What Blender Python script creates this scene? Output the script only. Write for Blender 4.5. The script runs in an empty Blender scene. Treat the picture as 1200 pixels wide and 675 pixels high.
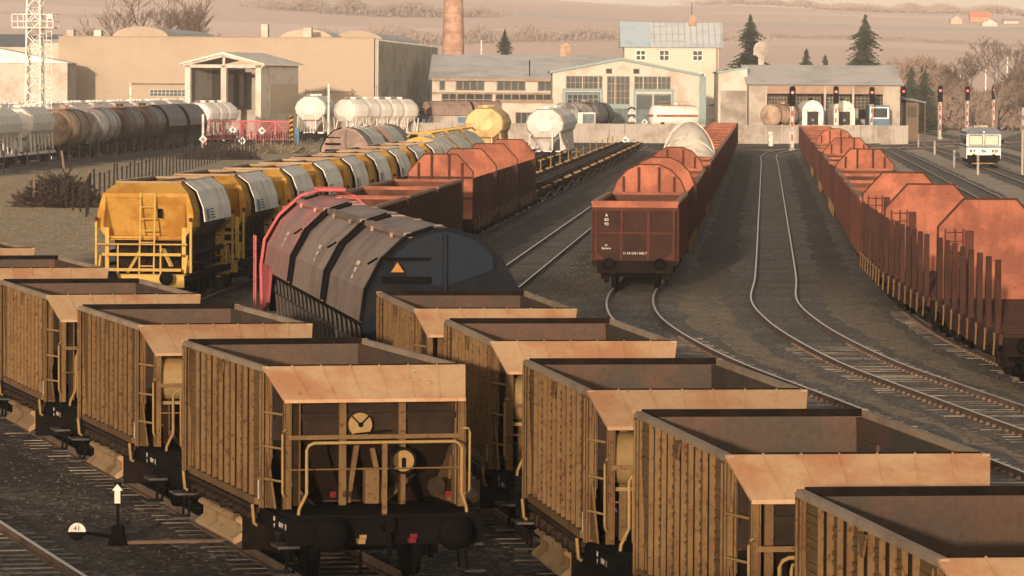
import bpy, math, random
from mathutils import Vector, Matrix, Euler
random.seed(7)
R = math.radians
S = bpy.context.scene
COL = S.collection

# ------------------------------------------------------------------ camera
F_PX = 5150.0          # focal length in photograph pixels (1200 wide)
CAM_H = 7.2
PITCH = math.atan2(337.5 - 98.0, F_PX)
ROLL = R(-0.35)
cd = bpy.data.cameras.new('camera'); cam = bpy.data.objects.new('camera', cd); COL.objects.link(cam)
cd.sensor_width = 36.0; cd.lens = 36.0 * F_PX / 1200.0
cd.clip_start = 0.5; cd.clip_end = 12000
cam.location = (0, 0, CAM_H)
CAM_M = Matrix.Rotation(R(90) - PITCH, 4, 'X') @ Matrix.Rotation(-ROLL, 4, 'Z')
cam.rotation_euler = CAM_M.to_euler()
S.camera = cam

# ------------------------------------------------------------------ light
SUN_EL, SUN_AZ = R(5.0), R(7)      # low sun behind the camera, to its left
w = bpy.data.worlds.new('World'); S.world = w; w.use_nodes = True
nt = w.node_tree
sky = nt.nodes.new('ShaderNodeTexSky'); sky.sky_type = 'NISHITA'; sky.sun_disc = False
sky.sun_elevation = SUN_EL; sky.sun_rotation = R(180) + SUN_AZ
sky.air_density = 1.0; sky.dust_density = 2.0; sky.ozone_density = 0.6; sky.altitude = 300
HAZE = 0.00013
bg = nt.nodes['Background']; bg.inputs[1].default_value = 0.15
hs = nt.nodes.new('ShaderNodeHueSaturation'); hs.inputs['Saturation'].default_value = 0.45
tn = nt.nodes.new('ShaderNodeMix'); tn.data_type = 'RGBA'; tn.blend_type = 'MULTIPLY'; tn.inputs[0].default_value = 1.0; tn.inputs[7].default_value = (1.06, 0.95, 0.86, 1)
nt.links.new(sky.outputs[0], hs.inputs['Color']); nt.links.new(hs.outputs[0], tn.inputs[6]); nt.links.new(tn.outputs[2], bg.inputs[0])
sd = bpy.data.lights.new('sun', 'SUN'); sun = bpy.data.objects.new('sun', sd); COL.objects.link(sun)
sd.energy = 3.2; sd.angle = R(0.8); sd.color = (1.0, 0.77, 0.59)
sv = Vector((-math.sin(SUN_AZ) * math.cos(SUN_EL), -math.cos(SUN_AZ) * math.cos(SUN_EL), math.sin(SUN_EL)))
sun.rotation_euler = sv.to_track_quat('Z', 'Y').to_euler()
sun.location = (-20, -60, 60)
vs = S.view_settings
vs.view_transform = 'Standard'; vs.look = 'None'; vs.exposure = 0.9; vs.gamma = 1.0
vs.use_curve_mapping = False
S.cycles.max_bounces = 5; S.cycles.diffuse_bounces = 3; S.cycles.volume_bounces = 2
S.cycles.use_denoising = True

def at(px, py, h=0.0):
    """world point at height h seen at photograph pixel px, py"""
    d = CAM_M.to_3x3() @ Vector(((px - 600) / F_PX, (337.5 - py) / F_PX, -1.0))
    t = (h - CAM_H) / d.z
    return Vector((d.x * t, d.y * t, h))
def hz(px): return 98 + (px - 600) * 0.006
def XA(px, Y): return (px - 600) * Y / F_PX
def ZA(px, py, Y): return CAM_H - (py - hz(px)) * Y / F_PX
AX = 0.0573
def lane(x0, Y): return x0 + AX * Y
HEAD = math.atan(AX)

# ------------------------------------------------------------------ materials
MATS = {}
TONE = {'ochre': .8, 'ochre_panel': .42, 'lining': .6, 'end_shaded': .6, 'redbrown': .62, 'redbrown_dark': .65, 'tanwall': .76, 'hood': 1.1, 'orange': 1.25, 'silo': .95,
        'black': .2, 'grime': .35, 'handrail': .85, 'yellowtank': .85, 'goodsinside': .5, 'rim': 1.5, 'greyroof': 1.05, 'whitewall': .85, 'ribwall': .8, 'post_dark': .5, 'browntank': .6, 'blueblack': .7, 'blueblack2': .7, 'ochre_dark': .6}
def mat(name, col, rough=0.75, dirt=None, amt=0.35, scale=1.5, streak=0.0, var=0.18, fine=14.0, bump=0.15, metal=0.0, spec=0.1, spots=0.0, spotcol=(0.06, 0.025, 0.012), spotscale=5.0):
    k_ = TONE.get(name, 1.0); col = tuple(min(.86, c*k_) for c in col); dirt = dirt and tuple(min(.84, c*k_) for c in dirt)
    m = bpy.data.materials.new(name); m.use_nodes = True
    n = m.node_tree.nodes; l = m.node_tree.links
    b = n['Principled BSDF']
    b.inputs['Roughness'].default_value = rough; b.inputs['Metallic'].default_value = metal
    b.inputs['Specular IOR Level'].default_value = spec
    tc = n.new('ShaderNodeTexCoord'); oi = n.new('ShaderNodeObjectInfo')
    mul = n.new('ShaderNodeMath'); mul.operation = 'MULTIPLY'; mul.inputs[1].default_value = 91.7
    l.new(oi.outputs['Random'], mul.inputs[0])
    add = n.new('ShaderNodeVectorMath'); add.operation = 'ADD'
    l.new(tc.outputs['Object'], add.inputs[0]); l.new(mul.outputs[0], add.inputs[1])
    def noise(sc, det=6, rg=0.6, vec=None):
        q = n.new('ShaderNodeTexNoise'); q.inputs['Scale'].default_value = sc
        q.inputs['Detail'].default_value = det; q.inputs['Roughness'].default_value = rg
        l.new(vec or add.outputs[0], q.inputs['Vector']); return q.outputs['Fac']
    def ramp(sock, a, c):
        q = n.new('ShaderNodeMapRange'); q.interpolation_type = 'SMOOTHSTEP'
        q.inputs[1].default_value = a; q.inputs[2].default_value = c
        l.new(sock, q.inputs[0]); return q.outputs[0]
    def mix(fac, c1, c2, mode='MIX'):
        q = n.new('ShaderNodeMix'); q.data_type = 'RGBA'; q.blend_type = mode
        for s, v in ((q.inputs[0], fac), (q.inputs[6], c1), (q.inputs[7], c2)):
            if hasattr(v, 'is_linked') or isinstance(v, bpy.types.NodeSocket): l.new(v, s)
            elif isinstance(v, (int, float)): s.default_value = v
            else: s.default_value = (*v, 1) if len(v) == 3 else v
        return q.outputs[2]
    cur = col
    if dirt:
        cur = mix(ramp(noise(scale), 0.66 - amt * 0.55, 0.80 - amt * 0.4), cur, dirt)
        if streak:
            mp = n.new('ShaderNodeMapping'); mp.inputs['Scale'].default_value = (5, 5, 0.45)
            l.new(add.outputs[0], mp.inputs[0])
            k = n.new('ShaderNodeMath'); k.operation = 'MULTIPLY'; k.inputs[1].default_value = streak
            l.new(ramp(noise(1.6, 5, 0.65, mp.outputs[0]), 0.46, 0.68), k.inputs[0])
            cur = mix(k.outputs[0], cur, dirt)
    if spots:
        k = n.new('ShaderNodeMath'); k.operation = 'MULTIPLY'; k.inputs[1].default_value = 0.9
        l.new(ramp(noise(spotscale, 8, 0.72), 0.66 - spots * 0.12, 0.70 - spots * 0.12), k.inputs[0])
        cur = mix(k.outputs[0], cur, spotcol)
    fn = noise(fine, 4, 0.7)
    vr = n.new('ShaderNodeMapRange'); vr.inputs[1].default_value = 0.25; vr.inputs[2].default_value = 0.75
    vr.inputs[3].default_value = 1 - var; vr.inputs[4].default_value = 1 + var
    l.new(fn, vr.inputs[0])
    ob = n.new('ShaderNodeMapRange'); ob.inputs[3].default_value = 0.86; ob.inputs[4].default_value = 1.14; l.new(oi.outputs['Random'], ob.inputs[0])
    om = n.new('ShaderNodeMath'); om.operation = 'MULTIPLY'; l.new(vr.outputs[0], om.inputs[0]); l.new(ob.outputs[0], om.inputs[1])
    cm = n.new('ShaderNodeCombineColor')
    for i in range(3): l.new(om.outputs[0], cm.inputs[i])
    cur = mix(1.0, cur, cm.outputs[0], 'MULTIPLY')
    l.new(cur, b.inputs['Base Color'])
    if bump:
        bp = n.new('ShaderNodeBump'); bp.inputs['Strength'].default_value = bump; bp.inputs['Distance'].default_value = 0.02
        l.new(fn, bp.inputs['Height']); l.new(bp.outputs[0], b.inputs['Normal'])
    MATS[name] = m
    return m
def emit(name, col, st):
    m = bpy.data.materials.new(name); m.use_nodes = True
    b = m.node_tree.nodes['Principled BSDF']
    b.inputs['Base Color'].default_value = (*col, 1); b.inputs['Emission Color'].default_value = (*col, 1)
    b.inputs['Emission Strength'].default_value = st
    MATS[name] = m; return m
RUST = (0.075, 0.03, 0.015)
mat('shedwall', (0.42, 0.37, 0.30), dirt=(0.3, 0.26, 0.21), amt=0.45, scale=0.4, streak=0.5)
mat('chute', (0.27, 0.18, 0.09), dirt=(0.16, 0.095, 0.045), amt=0.35, scale=1.5, spots=0.4)
mat('ochre', (0.168, 0.101, 0.041), dirt=(0.14, 0.075, 0.034), amt=0.36, scale=1.6, streak=0.12, spots=0.75, spotscale=11)
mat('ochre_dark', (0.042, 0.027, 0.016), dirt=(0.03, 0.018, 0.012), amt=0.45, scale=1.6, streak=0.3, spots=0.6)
mat('visor', (0.365, 0.24, 0.132), dirt=(0.30, 0.15, 0.075), amt=0.4, scale=0.9, streak=0.35, spots=0.1, var=0.08)
mat('rim', (0.19, 0.145, 0.10), dirt=(0.15, 0.105, 0.07), amt=0.4, scale=1)
mat('steelpost', (0.06, 0.053, 0.047), dirt=(0.05, 0.04, 0.03), amt=0.4, scale=3)
mat('lining', (0.145, 0.088, 0.060), dirt=(0.095, 0.078, 0.060), amt=0.5, scale=0.9, streak=0.4, spots=0.25, rough=0.85)
mat('yellowtank', (0.25, 0.17, 0.07), dirt=(0.30, 0.17, 0.06), amt=0.3, scale=2)
mat('handrail', (0.27, 0.18, 0.07), dirt=(0.3, 0.17, 0.06), amt=0.4, scale=4)
mat('ochre_panel', (0.062, 0.04, 0.022), dirt=(0.04, 0.024, 0.015), amt=0.45, scale=1.6, streak=0.3, spots=0.8, spotscale=9)
mat('black', (0.010, 0.009, 0.009), dirt=(0.022, 0.016, 0.012), amt=0.4, scale=3, rough=0.8, spec=0.08)
mat('grime', (0.018, 0.014, 0.011), dirt=(0.035, 0.022, 0.015), amt=0.45, scale=3, rough=0.9, spec=0.08)
mat('step', (0.07, 0.062, 0.054), dirt=(0.03, 0.024, 0.02), amt=0.4)
mat('white', (0.72, 0.68, 0.60), dirt=(0.42, 0.36, 0.28), amt=0.35, scale=2)
mat('mark2', (0.34, 0.29, 0.24), var=0.3)
mat('mark', (0.62, 0.58, 0.5), var=0.2)
mat('red', (0.10, 0.01, 0.014))
mat('end_shaded', (0.062, 0.026, 0.019), dirt=(0.04, 0.02, 0.015), amt=0.4, scale=1.2, streak=0.4, spots=0.4)  # gondola ends: brown darkened in the colour to look shaded
mat('orange', (0.265, 0.096, 0.056), dirt=(0.165, 0.06, 0.037), amt=0.5, scale=1.1, streak=0.4, spots=0.3, var=0.1)
mat('redbrown', (0.085, 0.031, 0.022), dirt=(0.11, 0.04, 0.026), amt=0.45, scale=1.2, streak=0.5, spots=0.5)
mat('redbrown_dark', (0.05, 0.023, 0.017), dirt=(0.07, 0.03, 0.02), amt=0.45, scale=1.2, streak=0.5, spots=0.4)
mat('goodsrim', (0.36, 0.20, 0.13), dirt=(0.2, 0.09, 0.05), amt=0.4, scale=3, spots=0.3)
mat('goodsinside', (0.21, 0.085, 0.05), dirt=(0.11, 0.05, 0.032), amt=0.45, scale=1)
mat('brightyellow', (0.41, 0.235, 0.05), dirt=(0.30, 0.14, 0.025), amt=0.42, scale=1.3, streak=0.5, var=0.1, spots=0.05)
mat('paleyellow', (0.42, 0.28, 0.075), dirt=(0.42, 0.25, 0.07), amt=0.3, scale=2)
mat('hood', (0.68, 0.63, 0.54), dirt=(0.52, 0.47, 0.39), amt=0.4, scale=1, streak=0.3, var=0.08)
mat('brownhood', (0.25, 0.178, 0.138), dirt=(0.16, 0.118, 0.096), amt=0.42, scale=0.7, streak=0.35, var=0.1, rough=0.6)
mat('pinkhood', (0.50, 0.19, 0.16), dirt=(0.28, 0.16, 0.135), amt=0.45, scale=0.5, var=0.1, rough=0.6)
mat('pink', (0.40, 0.10, 0.10), dirt=(0.3, 0.08, 0.07), amt=0.3)
mat('blueblack', (0.012, 0.016, 0.022), dirt=(0.02, 0.02, 0.022), amt=0.4, scale=1.5, rough=0.9, spec=0.05)
mat('blueblack2', (0.018, 0.026, 0.037), dirt=(0.022, 0.025, 0.03), amt=0.35, scale=1.5, rough=0.9, spec=0.05)
mat('signorange', (0.32, 0.15, 0.04))
mat('gateteal', (0.12, 0.145, 0.145), dirt=(0.08, 0.1, 0.1), amt=0.4)
mat('bluepaint', (0.10, 0.18, 0.24), dirt=(0.07, 0.12, 0.17), amt=0.3)
mat('silo', (0.68, 0.64, 0.57), dirt=(0.52, 0.46, 0.38), amt=0.2, scale=0.9, streak=0.3, var=0.08)
mat('siloyellow', (0.58, 0.42, 0.20), dirt=(0.42, 0.28, 0.12), amt=0.35, scale=0.9, var=0.08)
mat('tantank', (0.36, 0.26, 0.18), dirt=(0.2, 0.13, 0.09), amt=0.4, scale=0.8, streak=0.4)
mat('greytank', (0.30, 0.29, 0.27), dirt=(0.13, 0.11, 0.09), amt=0.4, scale=0.8, streak=0.4, rough=0.45)
mat('browntank', (0.13, 0.085, 0.065), dirt=(0.06, 0.045, 0.04), amt=0.4, scale=0.8, streak=0.4, rough=0.5)
mat('rail_top', (0.55, 0.46, 0.38), rough=0.42, metal=0.5, spec=0.5, bump=0)
mat('rail', (0.15, 0.10, 0.068), rough=0.8, dirt=(0.09, 0.062, 0.045), amt=0.4)
mat('sleeper', (0.25, 0.212, 0.168), dirt=(0.09, 0.07, 0.05), amt=0.45, scale=0.8, rough=0.95)
mat('concrete', (0.36, 0.325, 0.275), dirt=(0.22, 0.19, 0.155), amt=0.4, scale=0.4, streak=0.5, var=0.1, fine=4)
mat('tanwall', (0.50, 0.405, 0.295), dirt=(0.43, 0.345, 0.25), amt=0.35, scale=0.08, var=0.05, fine=2, bump=0)
mat('ribwall', (0.46, 0.43, 0.37), dirt=(0.34, 0.31, 0.26), amt=0.4, scale=0.4, streak=0.5)
mat('whitewall', (0.58, 0.52, 0.44), dirt=(0.44, 0.38, 0.30), amt=0.35, scale=0.4, streak=0.3, var=0.06)
mat('creamwall', (0.50, 0.445, 0.355), dirt=(0.43, 0.38, 0.30), amt=0.3, scale=0.3, var=0.05)
mat('brickwall', (0.30, 0.21, 0.15), dirt=(0.22, 0.15, 0.11), amt=0.4, scale=0.6)
mat('greyroof', (0.60, 0.575, 0.53), dirt=(0.47, 0.45, 0.41), amt=0.4, scale=0.2, streak=0.2, var=0.08, fine=3)
mat('paleroof', (0.42, 0.45, 0.46), dirt=(0.34, 0.37, 0.38), amt=0.4, scale=0.3)
mat('blueroof', (0.37, 0.45, 0.49), dirt=(0.28, 0.38, 0.43), amt=0.3, scale=0.3)
mat('darkroof', (0.13, 0.15, 0.165), dirt=(0.1, 0.1, 0.1), amt=0.3)
mat('tealtrim', (0.22, 0.29, 0.27), dirt=(0.2, 0.26, 0.24), amt=0.3)
mat('glass', (0.045, 0.052, 0.052), rough=0.9, spec=0.1, var=0.35, fine=0.7, bump=0)
mat('glasswarm', (0.07, 0.082, 0.078), rough=0.9, spec=0.1, var=0.3, fine=0.7, bump=0)
mat('dark_inside', (0.03, 0.026, 0.022))
mat('trunk', (0.10, 0.078, 0.06), dirt=(0.07, 0.055, 0.045), amt=0.4)
mat('bark_grey', (0.15, 0.115, 0.09), var=0.2)
mat('needles', (0.05, 0.056, 0.042), dirt=(0.032, 0.038, 0.027), amt=0.4, scale=0.6, var=0.35, fine=2, bump=0)
mat('brush', (0.04, 0.028, 0.021), dirt=(0.028, 0.02, 0.016), amt=0.4, var=0.3, bump=0)
mat('grassblade', (0.24, 0.195, 0.13), dirt=(0.19, 0.155, 0.10), amt=0.4, scale=0.3, var=0.3, fine=1, bump=0)
mat('wood', (0.13, 0.09, 0.06), var=0.2)
mat('post_dark', (0.03, 0.025, 0.022), var=0.2)
mat('pinknet', (0.50, 0.13, 0.13), var=0.2)
mat('tarp', (0.85, 0.76, 0.62), dirt=(0.66, 0.56, 0.43), amt=0.35, scale=1.2, var=0.1)
mat('bluegrey', (0.13, 0.19, 0.25))
mat('brick', (0.38, 0.24, 0.175), dirt=(0.26, 0.155, 0.11), amt=0.5, scale=0.8, streak=0.5)
mat('redroof', (0.48, 0.17, 0.09))
mat('stone', (0.085, 0.07, 0.056), var=0.35, fine=3)
emit('lamp_red', (1.0, 0.06, 0.05), 4.0)
emit('lamp_blue', (0.1, 0.25, 1.0), 5.0)

# ------------------------------------------------------------------ mesh builder
class MB:
    def __init__(s, M=None): s.v = []; s.f = []; s.M = M; s.sm = []
    def add(s, vs, fs, smooth=False):
        b = len(s.v)
        s.v += [tuple(s.M @ Vector(v)) for v in vs] if s.M else [tuple(v) for v in vs]
        s.f += [tuple(b + i for i in f) for f in fs]; s.sm += [smooth] * len(fs); return s
    def box(s, x0, x1, y0, y1, z0, z1):
        if x0 > x1: x0, x1 = x1, x0
        if y0 > y1: y0, y1 = y1, y0
        return s.add([(x0,y0,z0),(x1,y0,z0),(x1,y1,z0),(x0,y1,z0),(x0,y0,z1),(x1,y0,z1),(x1,y1,z1),(x0,y1,z1)],
                     [(0,3,2,1),(4,5,6,7),(0,1,5,4),(1,2,6,5),(2,3,7,6),(3,0,4,7)])
    def bar(s, p, q, a, b=None, up=(0,0,1)):
        b = b or a
        p, q = Vector(p), Vector(q); d = (q - p).normalized(); u = Vector(up)
        if abs(d.dot(u)) > 0.95: u = Vector((0,1,0))
        r = d.cross(u).normalized(); u = r.cross(d)
        vs = []
        for c in (p, q):
            for i, j in ((-1,-1),(1,-1),(1,1),(-1,1)): vs.append(c + r*(i*a/2) + u*(j*b/2))
        return s.add(vs, [(0,3,2,1),(4,5,6,7),(0,1,5,4),(1,2,6,5),(2,3,7,6),(3,0,4,7)])
    def tube(s, pts, r, n=6, cap=True, r2=None):
        pts = [Vector(p) for p in pts]; vs = []; m = len(pts)
        for i, p in enumerate(pts):
            d = (pts[min(i+1, m-1)] - pts[max(i-1, 0)]).normalized()
            u = Vector((0,0,1)) if abs(d.z) < 0.9 else Vector((0,1,0))
            a = d.cross(u).normalized(); b = a.cross(d)
            rr = r if r2 is None else r + (r2 - r) * i / (m - 1)
            for k in range(n):
                t = 2*math.pi*k/n; vs.append(p + a*(rr*math.cos(t)) + b*(rr*math.sin(t)))
        fs = [(i*n+k, i*n+(k+1)%n, (i+1)*n+(k+1)%n, (i+1)*n+k) for i in range(m-1) for k in range(n)]
        s.add(vs, fs, n > 5)
        if cap: s.add(vs[:n], [tuple(range(n))[::-1]]); s.add(vs[-n:], [tuple(range(n))])
        return s
    def cyl(s, p, q, r, n=14, r2=None): return s.tube([p, q], r, n, True, r2)
    def prism(s, poly, a, b, axis='y'):
        n = len(poly)
        def P(u, v, t): return (u, t, v) if axis == 'y' else ((t, u, v) if axis == 'x' else (u, v, t))
        vs = [P(u, v, a) for u, v in poly] + [P(u, v, b) for u, v in poly]
        fs = [(i, (i+1)%n, n+(i+1)%n, n+i) for i in range(n)] + [tuple(range(n))[::-1], tuple(range(n, 2*n))]
        return s.add(vs, fs)
    def loft(s, rings, smooth=False, cap=True, closed=True):
        n = len(rings[0]); vs = [v for r in rings for v in r]
        kk = n if closed else n - 1
        fs = [(i*n+k, i*n+(k+1)%n, (i+1)*n+(k+1)%n, (i+1)*n+k) for i in range(len(rings)-1) for k in range(kk)]
        if cap and closed: fs += [tuple(range(n))[::-1], tuple(range(len(vs)-n, len(vs)))]
        return s.add(vs, fs, smooth)
    def sheet(s, prof, y0, y1, t):
        """thin shell: profile (x,z) open polyline extruded along y with thickness t outward"""
        n = len(prof); out = []
        for i, (x, z) in enumerate(prof):
            a = Vector(prof[max(i-1, 0)]); b = Vector(prof[min(i+1, n-1)]); d = (b-a).normalized()
            out.append((x - d.y*t, z + d.x*t))
        for i in range(n-1):
            q = [prof[i], prof[i+1], out[i+1], out[i]]
            s.prism(q, y0, y1)
        return s
    def build(s, name, m, parent=None, loc=None):
        me = bpy.data.meshes.new(name); me.from_pydata(s.v, [], s.f)
        me.polygons.foreach_set('use_smooth', s.sm)
        me.materials.append(MATS[m] if isinstance(m, str) else m); me.update()
        o = bpy.data.objects.new(name, me); COL.objects.link(o)
        if parent: o.parent = parent
        if loc is not None: o.location = loc
        return o
def fixn(o):
    import bmesh
    bm = bmesh.new(); bm.from_mesh(o.data); bmesh.ops.recalc_face_normals(bm, faces=bm.faces); bm.to_mesh(o.data); bm.free(); return o
def tag(o, label=None, cat=None, group=None, kind=None):
    if label: o['label'] = label
    if cat: o['category'] = cat
    if group: o['group'] = group
    if kind: o['kind'] = kind
    return o
def empty(name, loc=(0,0,0), rz=0.0):
    o = bpy.data.objects.new(name, None); COL.objects.link(o); o.location = loc; o.rotation_euler.z = rz
    o.empty_display_size = 0.3; return o
def copy_tree(o, parent=None):
    c = o.copy(); COL.objects.link(c); c.parent = parent
    for ch in list(o.children): copy_tree(ch, c)
    return c
def put(o, x, y, z=0.0, head=0.0):
    o.location = (x, y, z); o.rotation_euler.z = -head; return o
def text(name, s, size, M, m, parent, depth=0.004):
    cu = bpy.data.curves.new(name, 'FONT'); cu.body = s; cu.size = size; cu.extrude = depth; cu.align_x = 'CENTER'; cu.align_y = 'CENTER'
    cu.resolution_u = 2
    t = bpy.data.objects.new(name, cu); COL.objects.link(t)
    dg = bpy.context.evaluated_depsgraph_get(); me = bpy.data.meshes.new_from_object(t.evaluated_get(dg))
    bpy.data.objects.remove(t); bpy.data.curves.remove(cu)
    me.transform(M); me.materials.clear(); me.materials.append(MATS[m])
    o = bpy.data.objects.new(name, me); COL.objects.link(o); o.parent = parent; return o
def FRONT(x, y, z): return Matrix.Translation((x, y, z)) @ Matrix.Rotation(R(90), 4, 'X')      # reads from -y
def LEFTSIDE(x, y, z): return Matrix.Translation((x, y, z)) @ Matrix.Rotation(R(-90), 4, 'Z') @ Matrix.Rotation(R(90), 4, 'X')
ORD = ['nearest', 'second', 'third', 'fourth', 'fifth', 'sixth', 'seventh', 'eighth', 'ninth', 'tenth', 'eleventh', 'twelfth', 'thirteenth',
       'fourteenth', 'fifteenth', 'sixteenth', 'seventeenth', 'eighteenth', 'nineteenth', 'twentieth', 'twenty-first', 'twenty-second']
# ------------------------------------------------------------------ terrain
def sstep(t): t = max(0.0, min(1.0, t)); return t*t*(3-2*t)
def ridge(X):
    return 57 + 30 * sstep((180 - X) / 500.0) + 3*math.sin(X*0.011) + 1.2*math.sin(X*0.043+1)
def ground_z(X, Y):
    if Y < 900: return 0.0
    r = (Y - 900) / 2150.0
    if r <= 1: z = ridge(X) * (0.35*sstep(r) + 0.65*r**1.1)
    else: z = ridge(X) * max(0.2, 1 - (r-1)*0.9)
    return z + 1.5*math.sin(X*0.013 + Y*0.004) * min(1, r*4) * (1 if r < 1 else 0.3)
def terrain():
    xs = sorted(set([-6000, -4000, -2600, -1600] + list(range(-1100, 1101, 50)) + [1600, 2600, 4000, 6000]))
    ys = [-800, -300, 0, 100, 300, 600, 850] + list(range(900, 3100, 50)) + list(range(3100, 4700, 200)) + [5200, 6500, 9000]
    vs = [(x, y, ground_z(x, y)) for y in ys for x in xs]; n = len(xs)
    fs = [(j*n+i, j*n+i+1, (j+1)*n+i+1, (j+1)*n+i) for j in range(len(ys)-1) for i in range(n-1)]
    b = MB(); b.add(vs, fs, True)
    m = bpy.data.materials.new('ground'); m.use_nodes = True
    N = m.node_tree.nodes; L = m.node_tree.links; bs = N['Principled BSDF']
    bs.inputs['Roughness'].default_value = 0.95; bs.inputs['Specular IOR Level'].default_value = 0.15
    geo = N.new('ShaderNodeNewGeometry'); sep = N.new('ShaderNodeSeparateXYZ'); L.new(geo.outputs['Position'], sep.inputs[0])
    def nz(sc, det, vec=None, rg=0.6):
        q = N.new('ShaderNodeTexNoise'); q.inputs['Scale'].default_value = sc; q.inputs['Detail'].default_value = det; q.inputs['Roughness'].default_value = rg
        L.new(vec or geo.outputs['Position'], q.inputs['Vector']); return q.outputs['Fac']
    def rmp(sock, stops, interp='LINEAR'):
        q = N.new('ShaderNodeValToRGB'); q.color_ramp.interpolation = interp
        e = q.color_ramp.elements
        while len(e) < len(stops): e.new(0.5)
        for i, (p, c) in enumerate(stops): e[i].position = p; e[i].color = (*c, 1)
        L.new(sock, q.inputs[0]); return q.outputs[0]
    def mr(sock, a, c, sm=True):
        q = N.new('ShaderNodeMapRange'); q.interpolation_type = 'SMOOTHSTEP' if sm else 'LINEAR'
        q.inputs[1].default_value = a; q.inputs[2].default_value = c; L.new(sock, q.inputs[0]); return q.outputs[0]
    def mx(f, a, c, mode='MIX'):
        q = N.new('ShaderNodeMix'); q.data_type = 'RGBA'; q.blend_type = mode
        for s, v in ((q.inputs[0], f), (q.inputs[6], a), (q.inputs[7], c)):
            if isinstance(v, bpy.types.NodeSocket): L.new(v, s)
            elif isinstance(v, (int, float)): s.default_value = v
            else: s.default_value = (*v, 1)
        return q.outputs[2]
    # gravel: stones of mixed brightness, with brown, mossy and oily patches
    vor = N.new('ShaderNodeTexVoronoi'); vor.inputs['Scale'].default_value = 9; L.new(geo.outputs['Position'], vor.inputs['Vector'])
    g1 = rmp(vor.outputs['Color'], [(0.0, (0.046, 0.037, 0.027)), (0.5, (0.094, 0.078, 0.058)), (0.85, (0.17, 0.143, 0.108)), (1.0, (0.30, 0.26, 0.21))])
    gm = mx(mr(nz(2.6, 9, None, 0.8), 0.40, 0.62), g1, (0.048, 0.038, 0.028)); g2 = mx(mr(nz(0.22, 8, None, 0.7), 0.42, 0.66), gm, (0.066, 0.052, 0.036))
    mp = N.new('ShaderNodeMapping'); mp.inputs['Scale'].default_value = (0.45, 0.05, 1); L.new(geo.outputs['Position'], mp.inputs[0])
    g3 = mx(mr(nz(1.0, 6, mp.outputs[0]), 0.52, 0.74), g2, (0.13, 0.102, 0.068))
    g4 = mx(mr(nz(0.6, 5), 0.64, 0.76), g3, (0.06, 0.056, 0.032))
    # worn brown earth on the near part of the paths
    be = N.new('ShaderNodeMath'); be.operation = 'SUBTRACT'; be.inputs[0].default_value = 1; L.new(mr(sep.outputs[1], 125, 185), be.inputs[1])
    bn = N.new('ShaderNodeMath'); bn.operation = 'MULTIPLY'; L.new(be.outputs[0], bn.inputs[0]); L.new(mr(nz(0.12, 8, None, 0.7), 0.25, 0.46), bn.inputs[1])
    br_ = rmp(vor.outputs['Color'], [(0.0, (0.17, 0.13, 0.084)), (0.5, (0.33, 0.253, 0.165)), (0.9, (0.44, 0.345, 0.235)), (1.0, (0.62, 0.52, 0.40))])
    br_ = mx(mr(nz(2.2, 9, None, 0.8), 0.38, 0.64), br_, (0.14, 0.105, 0.068))
    g4 = mx(bn.outputs[0], g4, br_)
    # darker brown ground around the switches of the foreground sidings
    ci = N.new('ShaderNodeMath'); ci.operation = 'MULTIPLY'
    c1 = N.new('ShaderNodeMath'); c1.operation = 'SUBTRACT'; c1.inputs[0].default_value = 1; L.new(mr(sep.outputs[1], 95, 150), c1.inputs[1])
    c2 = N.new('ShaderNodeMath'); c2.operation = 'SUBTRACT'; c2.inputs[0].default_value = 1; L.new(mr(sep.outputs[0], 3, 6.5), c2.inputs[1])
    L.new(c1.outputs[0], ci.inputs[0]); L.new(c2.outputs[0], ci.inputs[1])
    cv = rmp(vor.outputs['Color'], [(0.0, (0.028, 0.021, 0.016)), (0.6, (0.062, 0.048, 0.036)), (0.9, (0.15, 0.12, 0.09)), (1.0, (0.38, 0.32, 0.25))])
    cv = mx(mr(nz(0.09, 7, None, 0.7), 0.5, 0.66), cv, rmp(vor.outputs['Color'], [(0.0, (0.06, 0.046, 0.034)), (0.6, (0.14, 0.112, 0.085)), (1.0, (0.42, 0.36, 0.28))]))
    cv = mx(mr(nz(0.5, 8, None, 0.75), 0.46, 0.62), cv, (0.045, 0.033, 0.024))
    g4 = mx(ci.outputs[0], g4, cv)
    # dry grass beyond the leftmost sidings
    gr = rmp(nz(0.5, 8, None, 0.75), [(0.3, (0.27, 0.205, 0.12)), (0.5, (0.38, 0.295, 0.18)), (0.7, (0.48, 0.38, 0.24))])
    ma = N.new('ShaderNodeMath'); ma.operation = 'MULTIPLY_ADD'; L.new(sep.outputs[1], ma.inputs[0]); ma.inputs[1].default_value = -AX; ma.inputs[2].default_value = 0
    xl = N.new('ShaderNodeMath'); xl.operation = 'ADD'; L.new(sep.outputs[0], xl.inputs[0]); L.new(ma.outputs[0], xl.inputs[1])
    nn = N.new('ShaderNodeMath'); nn.operation = 'MULTIPLY_ADD'; L.new(nz(0.15, 4), nn.inputs[0]); nn.inputs[1].default_value = 6; nn.inputs[2].default_value = -3
    xw = N.new('ShaderNodeMath'); xw.operation = 'ADD'; L.new(xl.outputs[0], xw.inputs[0]); L.new(nn.outputs[0], xw.inputs[1])
    mk = N.new('ShaderNodeMath'); mk.operation = 'MULTIPLY'
    inv = N.new('ShaderNodeMath'); inv.operation = 'SUBTRACT'; inv.inputs[0].default_value = 1.0; L.new(mr(xw.outputs[0], -29, -26), inv.inputs[1]); L.new(inv.outputs[0], mk.inputs[0]); L.new(mr(sep.outputs[1], 120, 150), mk.inputs[1])
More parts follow.
